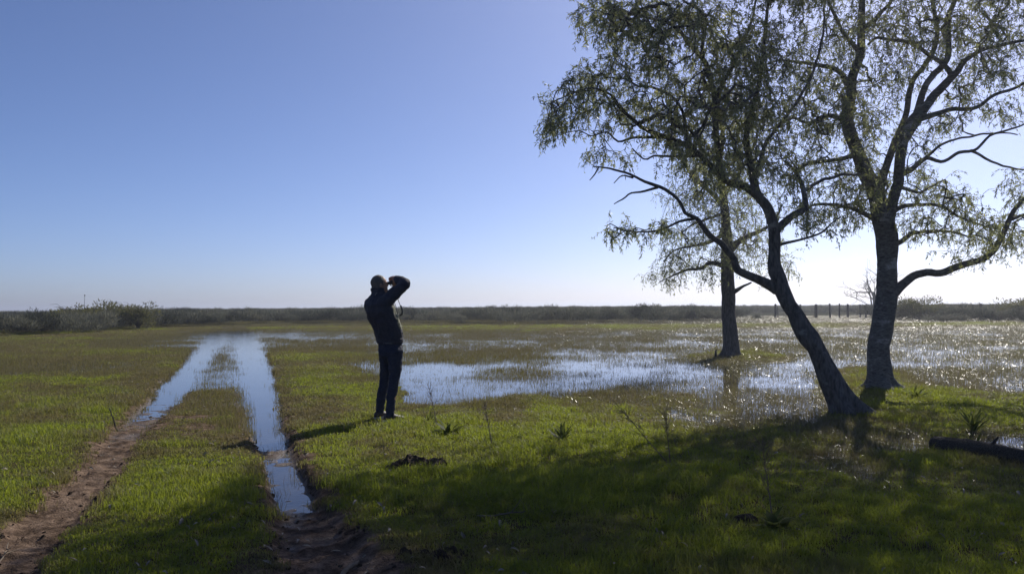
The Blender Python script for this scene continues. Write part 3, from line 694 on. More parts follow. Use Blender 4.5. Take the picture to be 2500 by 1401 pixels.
def bush(u, v, wpx, top_v, label, mat, sd, D=None, n=3200, group=None, name='bush'):
    g = gnd(u, v, .05) if D is None else at(u, v, D); D = g[1]; z0 = hz(g[0], min(D, 60))
    H = at(u, top_v, D)[2] - z0; R = wpx / 2 / F * D
    root = empty(name, (g[0], g[1], z0)); tag(root, label, 'bush', group)
    me = clump_mesh('foliage', 1.0, 1.12, n, mat, .07, .17, .030, .25, 13, sd, .05)
    co = np.empty(len(me.vertices) * 3, np.float32); me.vertices.foreach_get('co', co); co = co.reshape(-1, 3) * np.array([R, R, H * .82]); me.vertices.foreach_set('co', co.ravel())
    f = ob('foliage', me, root); f['kind'] = 'stuff'
    T = Tubes(); r_ = np.random.default_rng(sd)
    for i in range(26):
        a = r_.uniform(0, 6.28); t = np.linspace(0, 1, 6)[:, None]; e = np.array([math.cos(a) * R * r_.uniform(.2, .95), math.sin(a) * R * r_.uniform(.2, .95), H * r_.uniform(.4, .95)])
        p = e * np.hstack([t ** 1.2, t ** 1.2, np.sin(t * 1.75) / math.sin(1.75)]) + r_.normal(0, .03, (6, 3)); T.add(p, np.linspace(.03, .006, 6), 4)
    st = ob('stems', T.mesh('stems', M_post), root); st['kind'] = 'stuff'
    return root
G1 = 'bramble mounds on the left'
bush(190, 790, 135, 741, 'lowest and leftmost of the three dark mounded bushes rising above the scrub', M_bramble, 301, 58, group=G1)
bush(262, 790, 125, 734, 'middle of the three dark mounded bushes rising above the scrub', M_bramble, 302, 60, group=G1)
bush(338, 790, 115, 734, 'right one of the three dark mounded bushes rising above the scrub', M_bramble, 303, 57, group=G1)
G2 = 'bushes behind the trees on the right'
bush(2245, 787, 130, 718, 'brown bramble bush beside the pale banded trunk', M_bramble, 304, 74, 4200, group=G2)
bush(2350, 790, 150, 752, 'low dark bush between the brown bramble and the right edge', M_scrub, 305, 70, 3600, group=G2)
bush(2300, 792, 110, 764, 'low grey-green bush in front of the brown bramble', M_scrub, 306, 66, 2600, group=G2)
bush(2500, 790, 150, 722, 'tall dark bush cut off by the right edge', M_bramble, 307, 70, 4200, group=G2)
bush(2440, 790, 90, 757, 'low dark bush just left of the tall one at the right edge', M_scrub, 308, 68, 2600, group=G2)
bush(608, 790, 42, 746, 'small bush standing above the scrub left of the flooded ruts', M_bramble, 309, 110, 900)
bush(1247, 790, 40, 741, 'small yellowish bush topping the scrub right of the man', M_bramble, 310, 95, 900)
bush(1603, 790, 34, 738, 'small dark hump of bush on the skyline left of the upright tree', M_bramble, 311, 120, 900)
bush(57, 764, 16, 758, 'tiny dark bush far off beside the distant sheet of water', M_scrub, 312, 230, 500)

M_twig = M_simple('backlit_bare_twig', (.20, .18, .16), (.30, .28, .26), 20, .8, .2, 0)  # backlight on the twigs is put into this paler colour
def bare(u, v, D, H, W, label, sd, n=150):
    r_ = np.random.default_rng(sd); g = at(u, v, D); z0 = .05
    root = empty('bare_tree', (g[0], g[1], z0)); tag(root, label, 'tree', 'bare little trees on the right')
    T = Tubes(); TW = Tubes()
    def grow(p, d, L, r, lev, tube):
        m = 5; pts = [p.copy()]
        for i in range(m):
            d = d + r_.normal(0, .13, 3) + np.array([0, 0, .03]); d /= np.linalg.norm(d); p = p + d * L / m; pts.append(p.copy())
        tube.add(pts, np.linspace(r, r * .55, m + 1), 5 if lev < 2 else 3, 0, False)
        if lev < 4:
            for c in range(3 if lev < 3 else 4):
                k = r_.integers(2, m + 1); nd = d + r_.normal(0, .55, 3) * np.array([W, W, .7]); nd /= np.linalg.norm(nd)
                grow(pts[k].copy(), nd, L * r_.uniform(.55, .8), r * .52, lev + 1, TW)
    grow(np.array([0, 0, -.05]), np.array([0, 0, 1.0]), H * .33, H * .020, 0, T)
    for q in range(4): grow(np.array([r_.normal(0, .1), r_.normal(0, .1), .02]), np.array([r_.normal(0, .3), r_.normal(0, .3), 1.0]), H * .32, H * .013, 1, T)
    ob('trunk', T.mesh('trunk', M_twig), root); b = ob('crown', TW.mesh('crown', M_twig), root); b['kind'] = 'stuff'
bare(2136, 772, 92, 9.2, 1.7, 'bare twiggy little tree half hidden behind the pale banded trunk', 41)
bare(2262, 772, 96, 4.3, 1.4, 'bare twiggy shrub rising behind the brown bramble bush', 43)

def build_posts():
    posts = [(1893,769,743,7,'leftmost fence post, beside the thin one'),(1900,768,748,3,'thin stake right beside the leftmost fence post'),(1955,768,744,5,'fence post seen just right of the leaning trunk'),(1992,770,744,9,'thickest fence post in the gap between the two near trunks'),
             (2027,771,742,6,'fence post fourth from the leaning trunk, slightly nearer than its neighbours'),(2049,766,742,5,'short fence post in the middle of the gap between the near trunks'),(2070,772,743,7,'tall fence post nearest of those left of the pale trunk'),(2100,768,744,5,'fence post second left of the pale banded trunk'),(2114,768,745,5,'fence post just left of the pale banded trunk'),
             (2395,775,742,9,'stout fence post among the low bushes on the right'),(2377,775,744,3,'thin fence stake left of the stout post among the bushes'),(2472,775,742,9,'fence post in front of the bush at the right edge')]
    for (u, vb, vt, wpx, lab) in posts:
        D = 88 if u < 2200 else 78
        D *= rng.uniform(.97, 1.05); g = at(u, vb, D); H = at(u, vt, D)[2]; wd = .8 * wpx / F * D
        m = 6; t = np.linspace(0, 1, m)[:, None]; p = np.hstack([rng.normal(0, .04) * t, rng.normal(0, .04) * t, t * (H - .0) - .1 * (1 - t)])
        T = Tubes(); T.add(p, np.full(m, wd / 2) * np.linspace(1.05, .93, m), 9, .14, True, int(u))
        tag(ob('fence_post', T.mesh('fence_post', M_post), None, (g[0], g[1], hz(g[0], 55))), lab, 'fence post', 'wooden fence posts across the meadow')
build_posts()

# far buildings on the horizon, left
M_far = M_simple('pale_render', (.30, .31, .33), (.36, .37, .39), 1, .9, .1, 0)
def box(name, sx, sy, sz, mat, parent=None, loc=(0, 0, 0), bev=0.0):
    bm = bmesh.new(); bmesh.ops.create_cube(bm, size=1)
    for v in bm.verts: v.co = (v.co.x * sx, v.co.y * sy, (v.co.z + .5) * sz)
    if bev: bmesh.ops.bevel(bm, geom=bm.edges[:], offset=bev, segments=2, affect='EDGES')
    me = bpy.data.meshes.new(name); bm.to_mesh(me); bm.free(); me.materials.append(mat); return ob(name, me, parent, loc)
def gable(name, sx, sy, z0, rise, mat, parent):
    V = [(-sx/2,-sy/2,z0),(sx/2,-sy/2,z0),(sx/2,sy/2,z0),(-sx/2,sy/2,z0),(-sx/2,0,z0+rise),(sx/2,0,z0+rise)]
    return ob(name, mesh_np(name, V, [[0,1,5,4],[2,3,4,5],[1,2,5],[3,0,4],[3,2,1,0]], mat), parent)
for (u, wpx, hpx, lab) in ((397, 4.5, 8, 'tallest of the tiny buildings on the left horizon'), (408, 7, 3.5, 'long low building next to the tall one on the left horizon'), (419, 6, 3, 'rightmost tiny low building on the left horizon')):
    D = 1500; g = at(u, 754, D); hzv = 749.5 - (u - 1250) * .006
    H = CAM[2] + hpx / F * D; W = wpx / F * D
    r = empty('distant_building', (g[0], g[1], 0)); tag(r, lab, 'building', 'tiny buildings on the horizon')
    box('wall', W, W * .8, H, M_far, r); gable('roof', W * 1.1, W * .9, H + .02, H * .12, M_post, r)
    for q in (-.25, .25):
        box('window', W * .16, .2, H * .12, M_post, r, (q * W, -W * .4 - .05, H * .7))

# ------------------------------------------------------------------ thin volume added to lift dark tones like lens glare, greying the distance
def added_haze():
    m = bpy.data.materials.new('glare_veil'); m.use_nodes = True; nt = m.node_tree; nt.nodes.remove(nt.nodes['Principled BSDF'])
    pv = nt.nodes.new('ShaderNodeVolumePrincipled'); pv.inputs['Color'].default_value = (.88, .92, 1.0, 1); pv.inputs['Density'].default_value = .0007; pv.inputs['Anisotropy'].default_value = .6
    nt.links.new(pv.outputs[0], nt.nodes['Material Output'].inputs['Volume'])
    tag(box('added_haze', 52000, 26000, 16, m, None, (0, 5000, -1.2)), kind='stuff'); S.cycles.volume_bounces = 0
added_haze()

# ------------------------------------------------------------------ things in the foreground grass
def stem_plant(u, v, tips, label, sd, group='dry standing stems', heads=True, h_leaf=0):
    """dry weed stems: each tip is (u, v) of a stem end seen in the photo"""
    r_ = np.random.default_rng(sd); g = gnd(u, v, .10); z0 = hz(g[0], g[1]); org = np.array([g[0], g[1], z0])
    root = empty('dry_weed', tuple(org)); tag(root, label, 'dry weed', group)
    for (tu, tv) in tips:
        e = at(tu, tv, g[1] + r_.uniform(-.08, .08)) - org; L = np.linalg.norm(e); m = 12; t = np.linspace(0, 1, m)[:, None]
        p = e * t + np.cumsum(r_.normal(0, .006 * L, (m, 3)), 0) * t; p[:, 2] -= .02 * (1 - t[:, 0])
        T = Tubes(); T.add(p, np.linspace(.0058, .0022, m), 5)
        o = ob('stem', T.mesh('stem', M_dead), root)
        T2 = Tubes()
        for q in range(20):
            k = r_.integers(int(m * .45), m); d = r_.normal(0, .5, 3) + e / L * 1.0; d /= np.linalg.norm(d); Lb = r_.uniform(.04, .13) * (1.2 - .4 * k / m)
            b = p[k] + d * Lb * np.linspace(0, 1, 4)[:, None] + np.cumsum(r_.normal(0, .006, (4, 3)), 0); T2.add(b, np.linspace(.0022, .0012, 4), 3, 0, False)
            for w_ in range(2):
                d2 = d + r_.normal(0, .5, 3); c = b[2] + d2 * np.linspace(0, .05, 3)[:, None]; T2.add(c, np.linspace(.0014, .0018, 3), 3, 0, False)
        ob('side_twig', T2.mesh('side_twig', M_dead), o)['kind'] = 'stuff'
stem_plant(1068, 1032, [(1048, 950)], 'dry stem rising from the leafy dock plant near the man', 1)
stem_plant(1203, 1078, [(1180, 974)], 'single thin dry stem standing right of the dock plant', 2)
stem_plant(1638, 1118, [(1497, 975), (1622, 1003)], 'pair of dry stems springing from one base, one leaning far left', 3)
stem_plant(1888, 1275, [(1866, 1085)], 'tallest dry stem, rising from the leafy rosette in the shade', 4)

def leafblade(L, W, bend, cup, mseg=6):
    V = []; Fq = []
    for i in range(mseg + 1):
        t = i / mseg; wd = W * (math.sin(math.pi * min(1, t * .92 + .06)) ** .8) * .5
        a = bend * t; x = L * (math.sin(a) / bend if bend > .01 else t); z = L * ((1 - math.cos(a)) / bend if bend > .01 else 0)
        z = -z
        V += [(x, -wd, z + cup * wd), (x, 0, z), (x, wd, z + cup * wd)]
        if i: b = 3 * i; Fq += [[b - 3, b - 2, b + 1, b], [b - 2, b - 1, b + 2, b + 1]]
    return V, Fq
def rosette(u, v, n, L, W, label, sd, tilt=(.35, 1.2), bend=.9, name='rosette_plant', cat='plant', mat=None):
    r_ = np.random.default_rng(sd); g = gnd(u, v, .10); z0 = hz(g[0], g[1])
    root = empty(name, (g[0], g[1], z0)); tag(root, label, cat, 'leafy plants in the grass')
    protos = []
    for q in range(4):
        V, Fq = leafblade(L * r_.uniform(.8, 1.1), W * r_.uniform(.8, 1.2), bend * r_.uniform(.6, 1.2), .35)
        me = mesh_np('leaf', V, Fq, mat or M_rosette, True); fattr(me, 'rnd', np.full(len(V), r_.random())); protos.append(me)
    for i in range(n):
        o = ob('leaf', protos[i % 4], root); s = r_.uniform(.6, 1.1); o.scale = (s, s, s)
        o.rotation_euler = (0, -r_.uniform(*tilt), i * 2.399 + r_.normal(0, .3)); o.location = (r_.normal(0, .015), r_.normal(0, .015), -.01)
rosette(1095, 1050, 24, .27, .065, 'broad-leaved dock plant in the shade edge right of the man', 11, (.5, 1.35), .8)
rosette(1050, 1018, 12, .17, .02, 'small spiky green tuft between the man and the dock plant', 12, (.6, 1.4), .5)
rosette(1370, 1065, 40, .23, .026, 'bushy narrow-leaved green plant in the middle of the grass', 13, (.4, 1.35), .6)
rosette(2236, 966, 40, .25, .032, 'dark spiky rosette on the bright bank right of the pale trunk', 14, (.35, 1.3), .7)
rosette(2378, 1040, 28, .29, .038, 'upright dark plant on the bank above the log', 15, (.7, 1.45), .5)
rosette(2385, 1085, 30, .29, .028, 'pale fern-like tuft growing against the fallen log', 16, (.5, 1.3), .9)
rosette(1890, 1285, 30, .17, .042, 'fleshy-leaved rosette in the shaded foreground at the tall dry stem', 17, (.3, 1.3), .8)
rosette(1965, 1290, 16, .10, .028, 'small low rosette just right of the tall dry stem', 18, (.2, 1.0), .8)

def build_log():
    a = gnd(2282, 1096, .03); b = gnd(2530, 1138, .03); z0 = hz(a[0], a[1])
    r = .085; ax = np.array([b[0] - a[0], b[1] - a[1], 0]); L = 2.4; ax = ax / np.linalg.norm(ax)
    m = 30; t = np.linspace(0, 1, m)[:, None]; P = ax * L * t + np.array([0, 0, r * .75]); P[:, 2] += .012 * np.sin(t[:, 0] * 7) + (.04 * t[:, 0])
    root = empty('fallen_log', (a[0], a[1], z0)); tag(root, 'dark wet log lying in the grass at the right edge', 'log')
    T = Tubes(); T.add(P, r * (1 + .06 * np.sin(t[:, 0] * 11)) * np.linspace(1, .9, m), 26, .42, True, 5); ob('log_trunk', T.mesh('log_trunk', M_log), root)
    # cut end: a slightly recessed disc with a rim
    k = 20; ang = np.arange(k) / k * 6.283; u_ = np.cross(ax, [0, 0, 1.0]); w_ = np.array([0, 0, 1.0])
    rings = [P[0] - ax * .004 + (u_ * np.cos(q) + w_ * np.sin(q)) * r * .97 for q in ang] + [P[0] + ax * .012 + (u_ * np.cos(q) + w_ * np.sin(q)) * r * .6 for q in ang] + [P[0] + ax * .02]
    Fq = [[i, (i + 1) % k, k + (i + 1) % k, k + i] for i in range(k)] + [[k + i, k + (i + 1) % k, 2 * k] for i in range(k)]
    ob('cut_end', mesh_np('cut_end', rings, Fq, M_post), root)
    for q, s in ((.25, .09), (.62, .13)):
        p0 = P[int(q * m)] + np.array([0, 0, r * .7]); T = Tubes(); T.add([p0, p0 + np.array([.02, -.02, s * .5]), p0 + np.array([.05, -.03, s])], [.022, .016, .008], 7, .2); ob('branch_stub', T.mesh('branch_stub', M_log), root)
build_log()

def clods(u, v, wpx, n, label, sd, smin=.03, smax=.09, flat=.6):
    r_ = np.random.default_rng(sd); g = gnd(u, v, .12); z0 = hz(g[0], g[1]); root = empty('soil_heap', (g[0], g[1], z0)); tag(root, label, 'soil heap', 'turned-up soil in the grass')
    R = wpx / 2 / F * g[1]
    protos = []
    for q in range(4):
        bm = bmesh.new(); bmesh.ops.create_icosphere(bm, subdivisions=3, radius=1)
        for vtx in bm.verts:
            c = vtx.co; vtx.co = c * (1 + .45 * float(fbm(np.array([c.x * 2.1 + q * 9]), np.array([c.y * 2.1 + c.z * 3.3]), sd + q, 3)[0]))
        me = bpy.data.meshes.new('clod'); bm.to_mesh(me); bm.free(); me.materials.append(M_soil); protos.append(me)
    for i in range(n):
        a = r_.uniform(0, 6.28); rr = R * r_.random() ** .6; s = r_.uniform(smin, smax) * (1.25 - .6 * rr / R)
        x, y = rr * math.cos(a), rr * .45 * math.sin(a)
        o = ob('clod', protos[i % 4], root, (x, y, hz(g[0] + x, g[1] + y) - z0 + s * .15)); o.scale = (s, s, s * flat); o.rotation_euler = tuple(r_.uniform(0, 6.28, 3))
clods(1020, 1125, 150, 46, 'heap of dark turned-up soil clods left of the shaded grass', 51)
clods(1822, 1262, 60, 12, 'small clump of dark soil beside the shaded rosette', 52, .02, .05)
clods(1060, 1340, 170, 34, 'scattered low clods of bare soil at the bottom right of the rut', 53, .012, .035, .5)
clods(1640, 1385, 60, 9, 'little soil lump at the bottom edge in the shade', 54, .015, .04)

def stick(u0, v0, u1, v1, r0, label, sd, lift=.01, upright=0, name='stick', forks=2, mat=None):
    r_ = np.random.default_rng(sd); a = gnd(u0, v0, .10); b = gnd(u1, v1, .10)
    a[2] = hz(a[0], a[1]) + lift
    if upright: b = at(u1, v1, a[1])
    else: b[2] = hz(b[0], b[1]) + lift + .015
    root = empty(name, tuple(a)); tag(root, label, 'stick', 'sticks lying about')
    m = 12; t = np.linspace(0, 1, m)[:, None]; P = (b - a) * t + np.cumsum(r_.normal(0, .010, (m, 3)), 0) * np.array([1, 1, .35]) * (1 if not upright else .4)
    T = Tubes(); T.add(P, np.linspace(r0, r0 * .5, m), 7, .15); ob('shaft', T.mesh('shaft', mat or M_dead), root)
    for q in range(forks):
        k = r_.integers(4, m - 2); d = (b - a) / np.linalg.norm(b - a) + r_.normal(0, .5, 3); T = Tubes(); T.add(P[k] + d * np.linspace(0, r_.uniform(.05, .12), 4)[:, None], np.linspace(r0 * .5, r0 * .25, 4), 5); ob('twig', T.mesh('twig', mat or M_dead), root)
stick(1168, 1252, 1282, 1247, .008, 'thin crooked stick lying on the shaded grass', 61)
stick(292, 1036, 270, 996, .011, 'short stick poking up from the edge of the left rut', 62, -.02, 1, forks=0, mat=M_post)
stick(800, 1400, 835, 1370, .020, 'stub of dead branch at the bottom edge beside the right rut', 63)
stick(195, 937, 224, 925, .008, 'pale forked twig on the left field', 64)
stick(5, 1365, 30, 1330, .006, 'dry grass stalk at the bottom left edge of the left rut', 65)
stick(1747, 868, 1747, 853, .045, 'small broken stump standing left of the upright tree', 66, -.03, 1, 'stump', 0, M_post)
stick(1240, 770, 1238, 738, .01, 'unused', 67) if False else None
def stalk():
    D = 59; a = at(203, 775, D); b = at(207, 721, D); a[2] = .05; root = empty('tall_stalk', tuple(a)); tag(root, 'thin leaning dry stalk sticking up behind the left bushes', 'stalk')
    T = Tubes(); P = (b - a) * np.linspace(0, 1, 8)[:, None]; T.add(P, np.linspace(.022, .012, 8), 5); ob('stem', T.mesh('stem', M_post), root)
    T = Tubes(); T.add(P[-1] + np.array([[0, 0, -.05], [0, 0, .0], [0, 0, .06]]), [.02, .05, .02], 7); ob('seed_head', T.mesh('seed_head', M_post), root)
stalk()

# dead leaves and pale flecks strewn on the turf
LIT = bpy.data.collections.new('litter_sources')
M_lit = M_simple('dead_leaf', (.10, .07, .04), (.34, .29, .22), 3, .6, .4, 0)
for i in range(4):
    V, Fq = leafblade(.07 * (1 - .12 * i), .017, .9 + .3 * i, .5, 4); me = mesh_np(f'dead_leaf{i}', V, Fq, M_lit); LIT.objects.link(bpy.data.objects.new(f'dead_leaf{i}', me))
def litter():
    x, y = fan_points(5200, 3.2, 22, 1.2); z = height(x, y); n = fbm(x * .7, y * .7, 91, 3); keep = (z > .01) & (rng.random(len(x)) < .12 + .7 * sstep(.0, .5, n) + .3 * mudmask(x, y)); x, y, z = x[keep], y[keep], z[keep]; k = len(x)
    s = rng.uniform(.5, 1.25, k); rot = np.stack([rng.normal(0, .5, k), rng.normal(0, .4, k), rng.random(k) * 6.28], 1)
    md = mudmask(x, y)
    o = scatter('leaf_litter', np.stack([x, y, z + .012 + .028 * (1 - md)], 1), np.stack([s, s, s], 1), rot, rng.integers(0, 4, k), np.zeros(k), LIT)
    tag(o, 'dead narrow leaves strewn over the turf and mud', 'leaf litter', kind='stuff')
litter()
CLD = bpy.data.collections.new('clod_sources')
for q in range(5):
    bm = bmesh.new(); bmesh.ops.create_icosphere(bm, subdivisions=2, radius=1)
    for vtx in bm.verts:
        c = vtx.co; vtx.co = c * (1 + .6 * float(fbm(np.array([c.x * 1.9 + q * 9]), np.array([c.y * 1.9 + c.z * 3.1]), 70 + q, 3)[0])); vtx.co.z *= .6
    me = bpy.data.meshes.new(f'mud_crumb{q}'); bm.to_mesh(me); bm.free(); me.materials.append(M_soil); CLD.objects.link(bpy.data.objects.new(f'mud_crumb{q}', me))
def crumbs():
    x, y = fan_points(60000, 3.2, 15, 1.0, .66); md = mudmask(x, y); z = height(x, y); n = fbm(x * 4, y * 4, 95, 3); mr, ml = ruts(x, y); edge = np.maximum(np.exp(-((mr - 1.2) / .5) ** 2), np.exp(-((ml - 1.1) / .4) ** 2))
    keep = (z > -.006) & (rng.random(len(x)) < md * (.05 + .28 * edge) * (.4 + sstep(-.1, .5, n))); x, y, z = x[keep], y[keep], z[keep]; k = len(x)
    s = .005 + .014 * rng.random(k) ** 3; rot = np.stack([rng.normal(0, .4, k), rng.normal(0, .4, k), rng.random(k) * 6.28], 1)
    o = scatter('mud_crumbs', np.stack([x, y, z + s * .2], 1), np.stack([s, s, s], 1), rot, rng.integers(0, 5, k), np.zeros(k), CLD)
    tag(o, 'crumbs of dark soil strewn along the wheel ruts', 'soil', kind='stuff')
crumbs()

# ------------------------------------------------------------------ the man
M_jacket = NT('dark_navy_softshell'); _f = M_jacket.noise(40, 4, .6, M_jacket.obj()); M_jacket.base(M_jacket.mix(M_jacket.attr('front'), M_jacket.ramp(_f, [(.3, (.020, .021, .032)), (.7, (.034, .036, .052))]), (.16, .16, .105)), .72, .3); M_jacket.bump(_f, .3, .004); M_jacket = M_jacket.m  # navy cloth; the olive mix is sunlight painted on the chest
M_jeans = M_simple('dark_denim', (.014, .018, .033), (.031, .037, .060), 60, .85, .25, .3, .003)
M_skin = M_simple('skin', (.30, .165, .11), (.38, .22, .15), 25, .55, .35, .1, .001)
M_hair = M_simple('short_grey_brown_hair', (.050, .042, .034), (.16, .135, .11), 90, .7, .4, .8, .006)
M_black = M_simple('black_rubber', (.010, .010, .011), (.022, .022, .024), 30, .45, .5, .1, .001)
M_sole = M_simple('pale_sole', (.35, .34, .32), (.5, .49, .46), 20, .7, .3, 0)
M_shoe = M_simple('dark_shoe', (.022, .016, .014), (.05, .035, .03), 30, .6, .4, .2, .002)
M_print = M_simple('grey_print', (.16, .16, .17), (.2, .2, .21), 10, .7, .3, 0)
def loft(bm, rings):
    rows = [[bm.verts.new(p) for p in r] for r in rings]; k = len(rows[0])
    for a, b in zip(rows, rows[1:]):
        for i in range(k): bm.faces.new((a[i], a[(i + 1) % k], b[(i + 1) % k], b[i]))
    bm.faces.new(rows[0][::-1]); bm.faces.new(rows[-1])
def ring(c, ax, ay, a, b, k=20): return [tuple(np.array(c) + np.array(ax) * a * math.cos(q) + np.array(ay) * b * math.sin(q)) for q in np.arange(k) / k * 2 * math.pi]
def limb_(bm, pts, rad, k=14):
    pts = np.array(pts, float); T = np.gradient(pts, axis=0); T /= np.linalg.norm(T, axis=1)[:, None]
    rings = []; n = len(pts)
    def fr(t):
        u = np.cross(t, (0.2, .9, .3)); u /= np.linalg.norm(u); return u, np.cross(t, u)
    for s in (.97, .75, .4): u, w_ = fr(T[0]); q = math.sqrt(1 - s * s); rings.append(ring(pts[0] - T[0] * rad[0] * s, u, w_, rad[0] * q, rad[0] * q, k))
    for i in range(n): u, w_ = fr(T[i]); rings.append(ring(pts[i], u, w_, rad[i], rad[i], k))
    for s in (.4, .75, .97): u, w_ = fr(T[-1]); q = math.sqrt(1 - s * s); rings.append(ring(pts[-1] + T[-1] * rad[-1] * s, u, w_, rad[-1] * q, rad[-1] * q, k))
    loft(bm, rings)
def ell(bm, c, r, R=None):
    m = bmesh.ops.create_uvsphere(bm, u_segments=18, v_segments=12, radius=1)
    for v in m['verts']:
        p = Vector((v.co.x * r[0], v.co.y * r[1], v.co.z * r[2]))
        if R is not None: p = R @ p
        v.co = p + Vector(c)
def fuse(name, bm, voxel, smooth, mat, parent, disp=0, dsize=.12):
    bmesh.ops.recalc_face_normals(bm, faces=bm.faces[:]); me = bpy.data.meshes.new(name + '_raw'); bm.to_mesh(me); bm.free()
    o = bpy.data.objects.new(name + '_raw', me); COL.objects.link(o)
    r = o.modifiers.new('r', 'REMESH'); r.mode = 'VOXEL'; r.voxel_size = voxel
    s = o.modifiers.new('s', 'SMOOTH'); s.iterations = smooth; s.factor = .5
    if disp:
        tx = bpy.data.textures.new(name + '_folds', 'CLOUDS'); tx.noise_scale = dsize; tx.noise_depth = 2
        d = o.modifiers.new('d', 'DISPLACE'); d.texture = tx; d.strength = disp; d.mid_level = .5; d.texture_coords = 'LOCAL'
    dg = bpy.context.evaluated_depsgraph_get(); dg.update(); m2 = bpy.data.meshes.new_from_object(o.evaluated_get(dg)); m2.name = name
    bpy.data.objects.remove(o); bpy.data.meshes.remove(me)
    m2.materials.clear(); m2.materials.append(mat); m2.polygons.foreach_set('use_smooth', np.ones(len(m2.polygons), bool))
    return ob(name, m2, parent)
def lerp_pts(pts, rad, n=10):
    C = catmull(np.hstack([np.array(pts, float), np.array(rad, float)[:, None]]), .03); return C[:, :3], C[:, 3]

def build_man():
    g = gnd(944, 1019, .10); z0 = hz(g[0], g[1])
    root = empty('person', (g[0] + .02, g[1] + .06, z0 + .012)); tag(root, 'man in dark jacket and jeans standing on the grass, looking up through binoculars', 'person')
    f = np.array([.77, .64, 0]); r = np.array([.64, -.77, 0]); up = np.array([0, 0, 1.0])
    gz = np.array([.86, .46, .20]); gz /= np.linalg.norm(gz); gs = np.cross(gz, up); gs /= np.linalg.norm(gs); gu = np.cross(gs, gz)   # gaze, his right, head up
    RH = Matrix((gz, gs * -1, gu)).transposed()
    hc = np.array([-.112, -.045, 1.715])
    hipR, hipL = np.array([.085, -.075, .90]), np.array([-.04, .08, .90])
    kR, kL = np.array([.075, -.075, .50]), np.array([-.078, .16, .50]); aR, aL = np.array([.028, -.10, .085]), np.array([-.150, .20, .085])
    shR, shL = np.array([.00, -.215, 1.51]), np.array([-.205, .055, 1.485])
    elR, wrR = np.array([.240, -.20, 1.722]), np.array([.090, -.045, 1.795])
    elL, wrL = np.array([-.03, .28, 1.52]), np.array([.075, .175, 1.70])
    spine = [(.012, .0, .98, .165, .115), (.0, -.01, 1.10, .17, .12), (-.045, -.03, 1.22, .185, .13), (-.09, -.06, 1.36, .20, .13), (-.112, -.075, 1.47, .20, .115), (-.112, -.075, 1.56, .12, .08), (-.115, -.07, 1.61, .06, .06)]
    # body: one continuous surface
    bm = bmesh.new()
    loft(bm, [ring((x, y, z), r, f, a, b) for x, y, z, a, b in [(.02, .0, .86, .13, .10)] + spine])
    for h, k, a, d in ((hipR, kR, aR, f), (hipL, kL, aL, np.array([.55, .83, 0]))):
        p, q = lerp_pts([h, k, a], [.082, .056, .040]); limb_(bm, p, q); limb_(bm, [a + d * -.03 - up * .035, a + d * .06 - up * .045, a + d * .13 - up * .055], [.035, .036, .028])
    for s, e, w_ in ((shR, elR, wrR), (shL, elL, wrL)):
        p, q = lerp_pts([s, (s + e) / 2, e], [.058, .052, .042]); limb_(bm, p, q); p, q = lerp_pts([e, (e + w_) / 2, w_], [.042, .038, .027]); limb_(bm, p, q)
    limb_(bm, [np.array([-.114, -.07, 1.57]), np.array([-.113, -.06, 1.65])], [.058, .055])
    ell(bm, hc + gu * .025, (.100, .077, .098), RH); ell(bm, hc + gz * .028 - gu * .045, (.070, .060, .075), RH)
    ell(bm, hc + gz * .085 - gu * .095, (.022, .026, .02), RH)                                     # chin
    ell(bm, hc + gz * .103 - gu * .022, (.018, .012, .024), RH)                                    # nose
    ell(bm, hc + gz * .088 + gu * .012, (.018, .05, .014), RH)                                     # brow
    ell(bm, hc + gz * .090 - gu * .062, (.012, .024, .010), RH)                                    # mouth
    for s in (1, -1): ell(bm, hc + gs * .076 * s - gz * .005 - gu * .01, (.018, .010, .030), RH)  # ears
    eye = hc + gz * .10 - gu * .002
    # hands on the binocular barrels
    bc = eye + gz * .095
    for s, w_ in ((1, wrR), (-1, wrL)):
        pc = bc + gs * (.070 * s) + gu * .012
        limb_(bm, [w_, (w_ + pc) / 2, pc], [.026, .030, .034])
        for i in range(4):
            b0 = pc + gz * (.030 - .020 * i) + gu * .022; L = (.075, .082, .078, .062)[i]
            p1 = b0 + gu * L * .40 - gs * s * L * .18; p2 = p1 - gs * s * L * .40 + gu * L * .08; p3 = p2 - gs * s * L * .30 - gu * L * .16
            limb_(bm, [b0, p1, p2, p3], [.0095, .009, .0085, .0075], 8)
        t0 = pc - gz * .030 - gu * .01; limb_(bm, [t0, t0 - gu * .032 - gs * s * .012, t0 - gu * .045 - gs * s * .038, t0 - gu * .042 - gs * s * .055], [.012, .011, .010, .008], 8)
    fuse('body', bm, .006, 3, M_skin, root)
    # hair
    bm = bmesh.new(); ell(bm, hc + gu * .030 - gz * .006, (.102, .081, .099), RH); ell(bm, hc - gz * .035 - gu * .02, (.070, .072, .075), RH)
    ho = fuse('hair', bm, .007, 3, M_hair, root, .008, .02)
    # crop the face out of the hair shell
    me = ho.data; b2 = bmesh.new(); b2.from_mesh(me); cut = []
    for v in b2.verts:
        d = np.array(v.co) - hc
        if d @ gz > .030 + .55 * max(0, d @ gu - .02) or d @ gu < -.075: cut.append(v)
    bmesh.ops.delete(b2, geom=cut, context='VERTS'); b2.to_mesh(me); b2.free()
    # jacket
    bm = bmesh.new()
    J = [(.010, .0, 1.005, .192, .146), (.004, -.002, 1.05, .205, .158), (-.010, -.01, 1.14, .222, .172), (-.047, -.03, 1.25, .236, .178), (-.092, -.055, 1.37, .246, .170), (-.112, -.075, 1.46, .242, .152), (-.112, -.075, 1.53, .205, .128), (-.112, -.072, 1.585, .135, .098), (-.122, -.068, 1.625, .090, .088), (-.128, -.066, 1.655, .086, .086), (-.130, -.066, 1.672, .080, .080)]
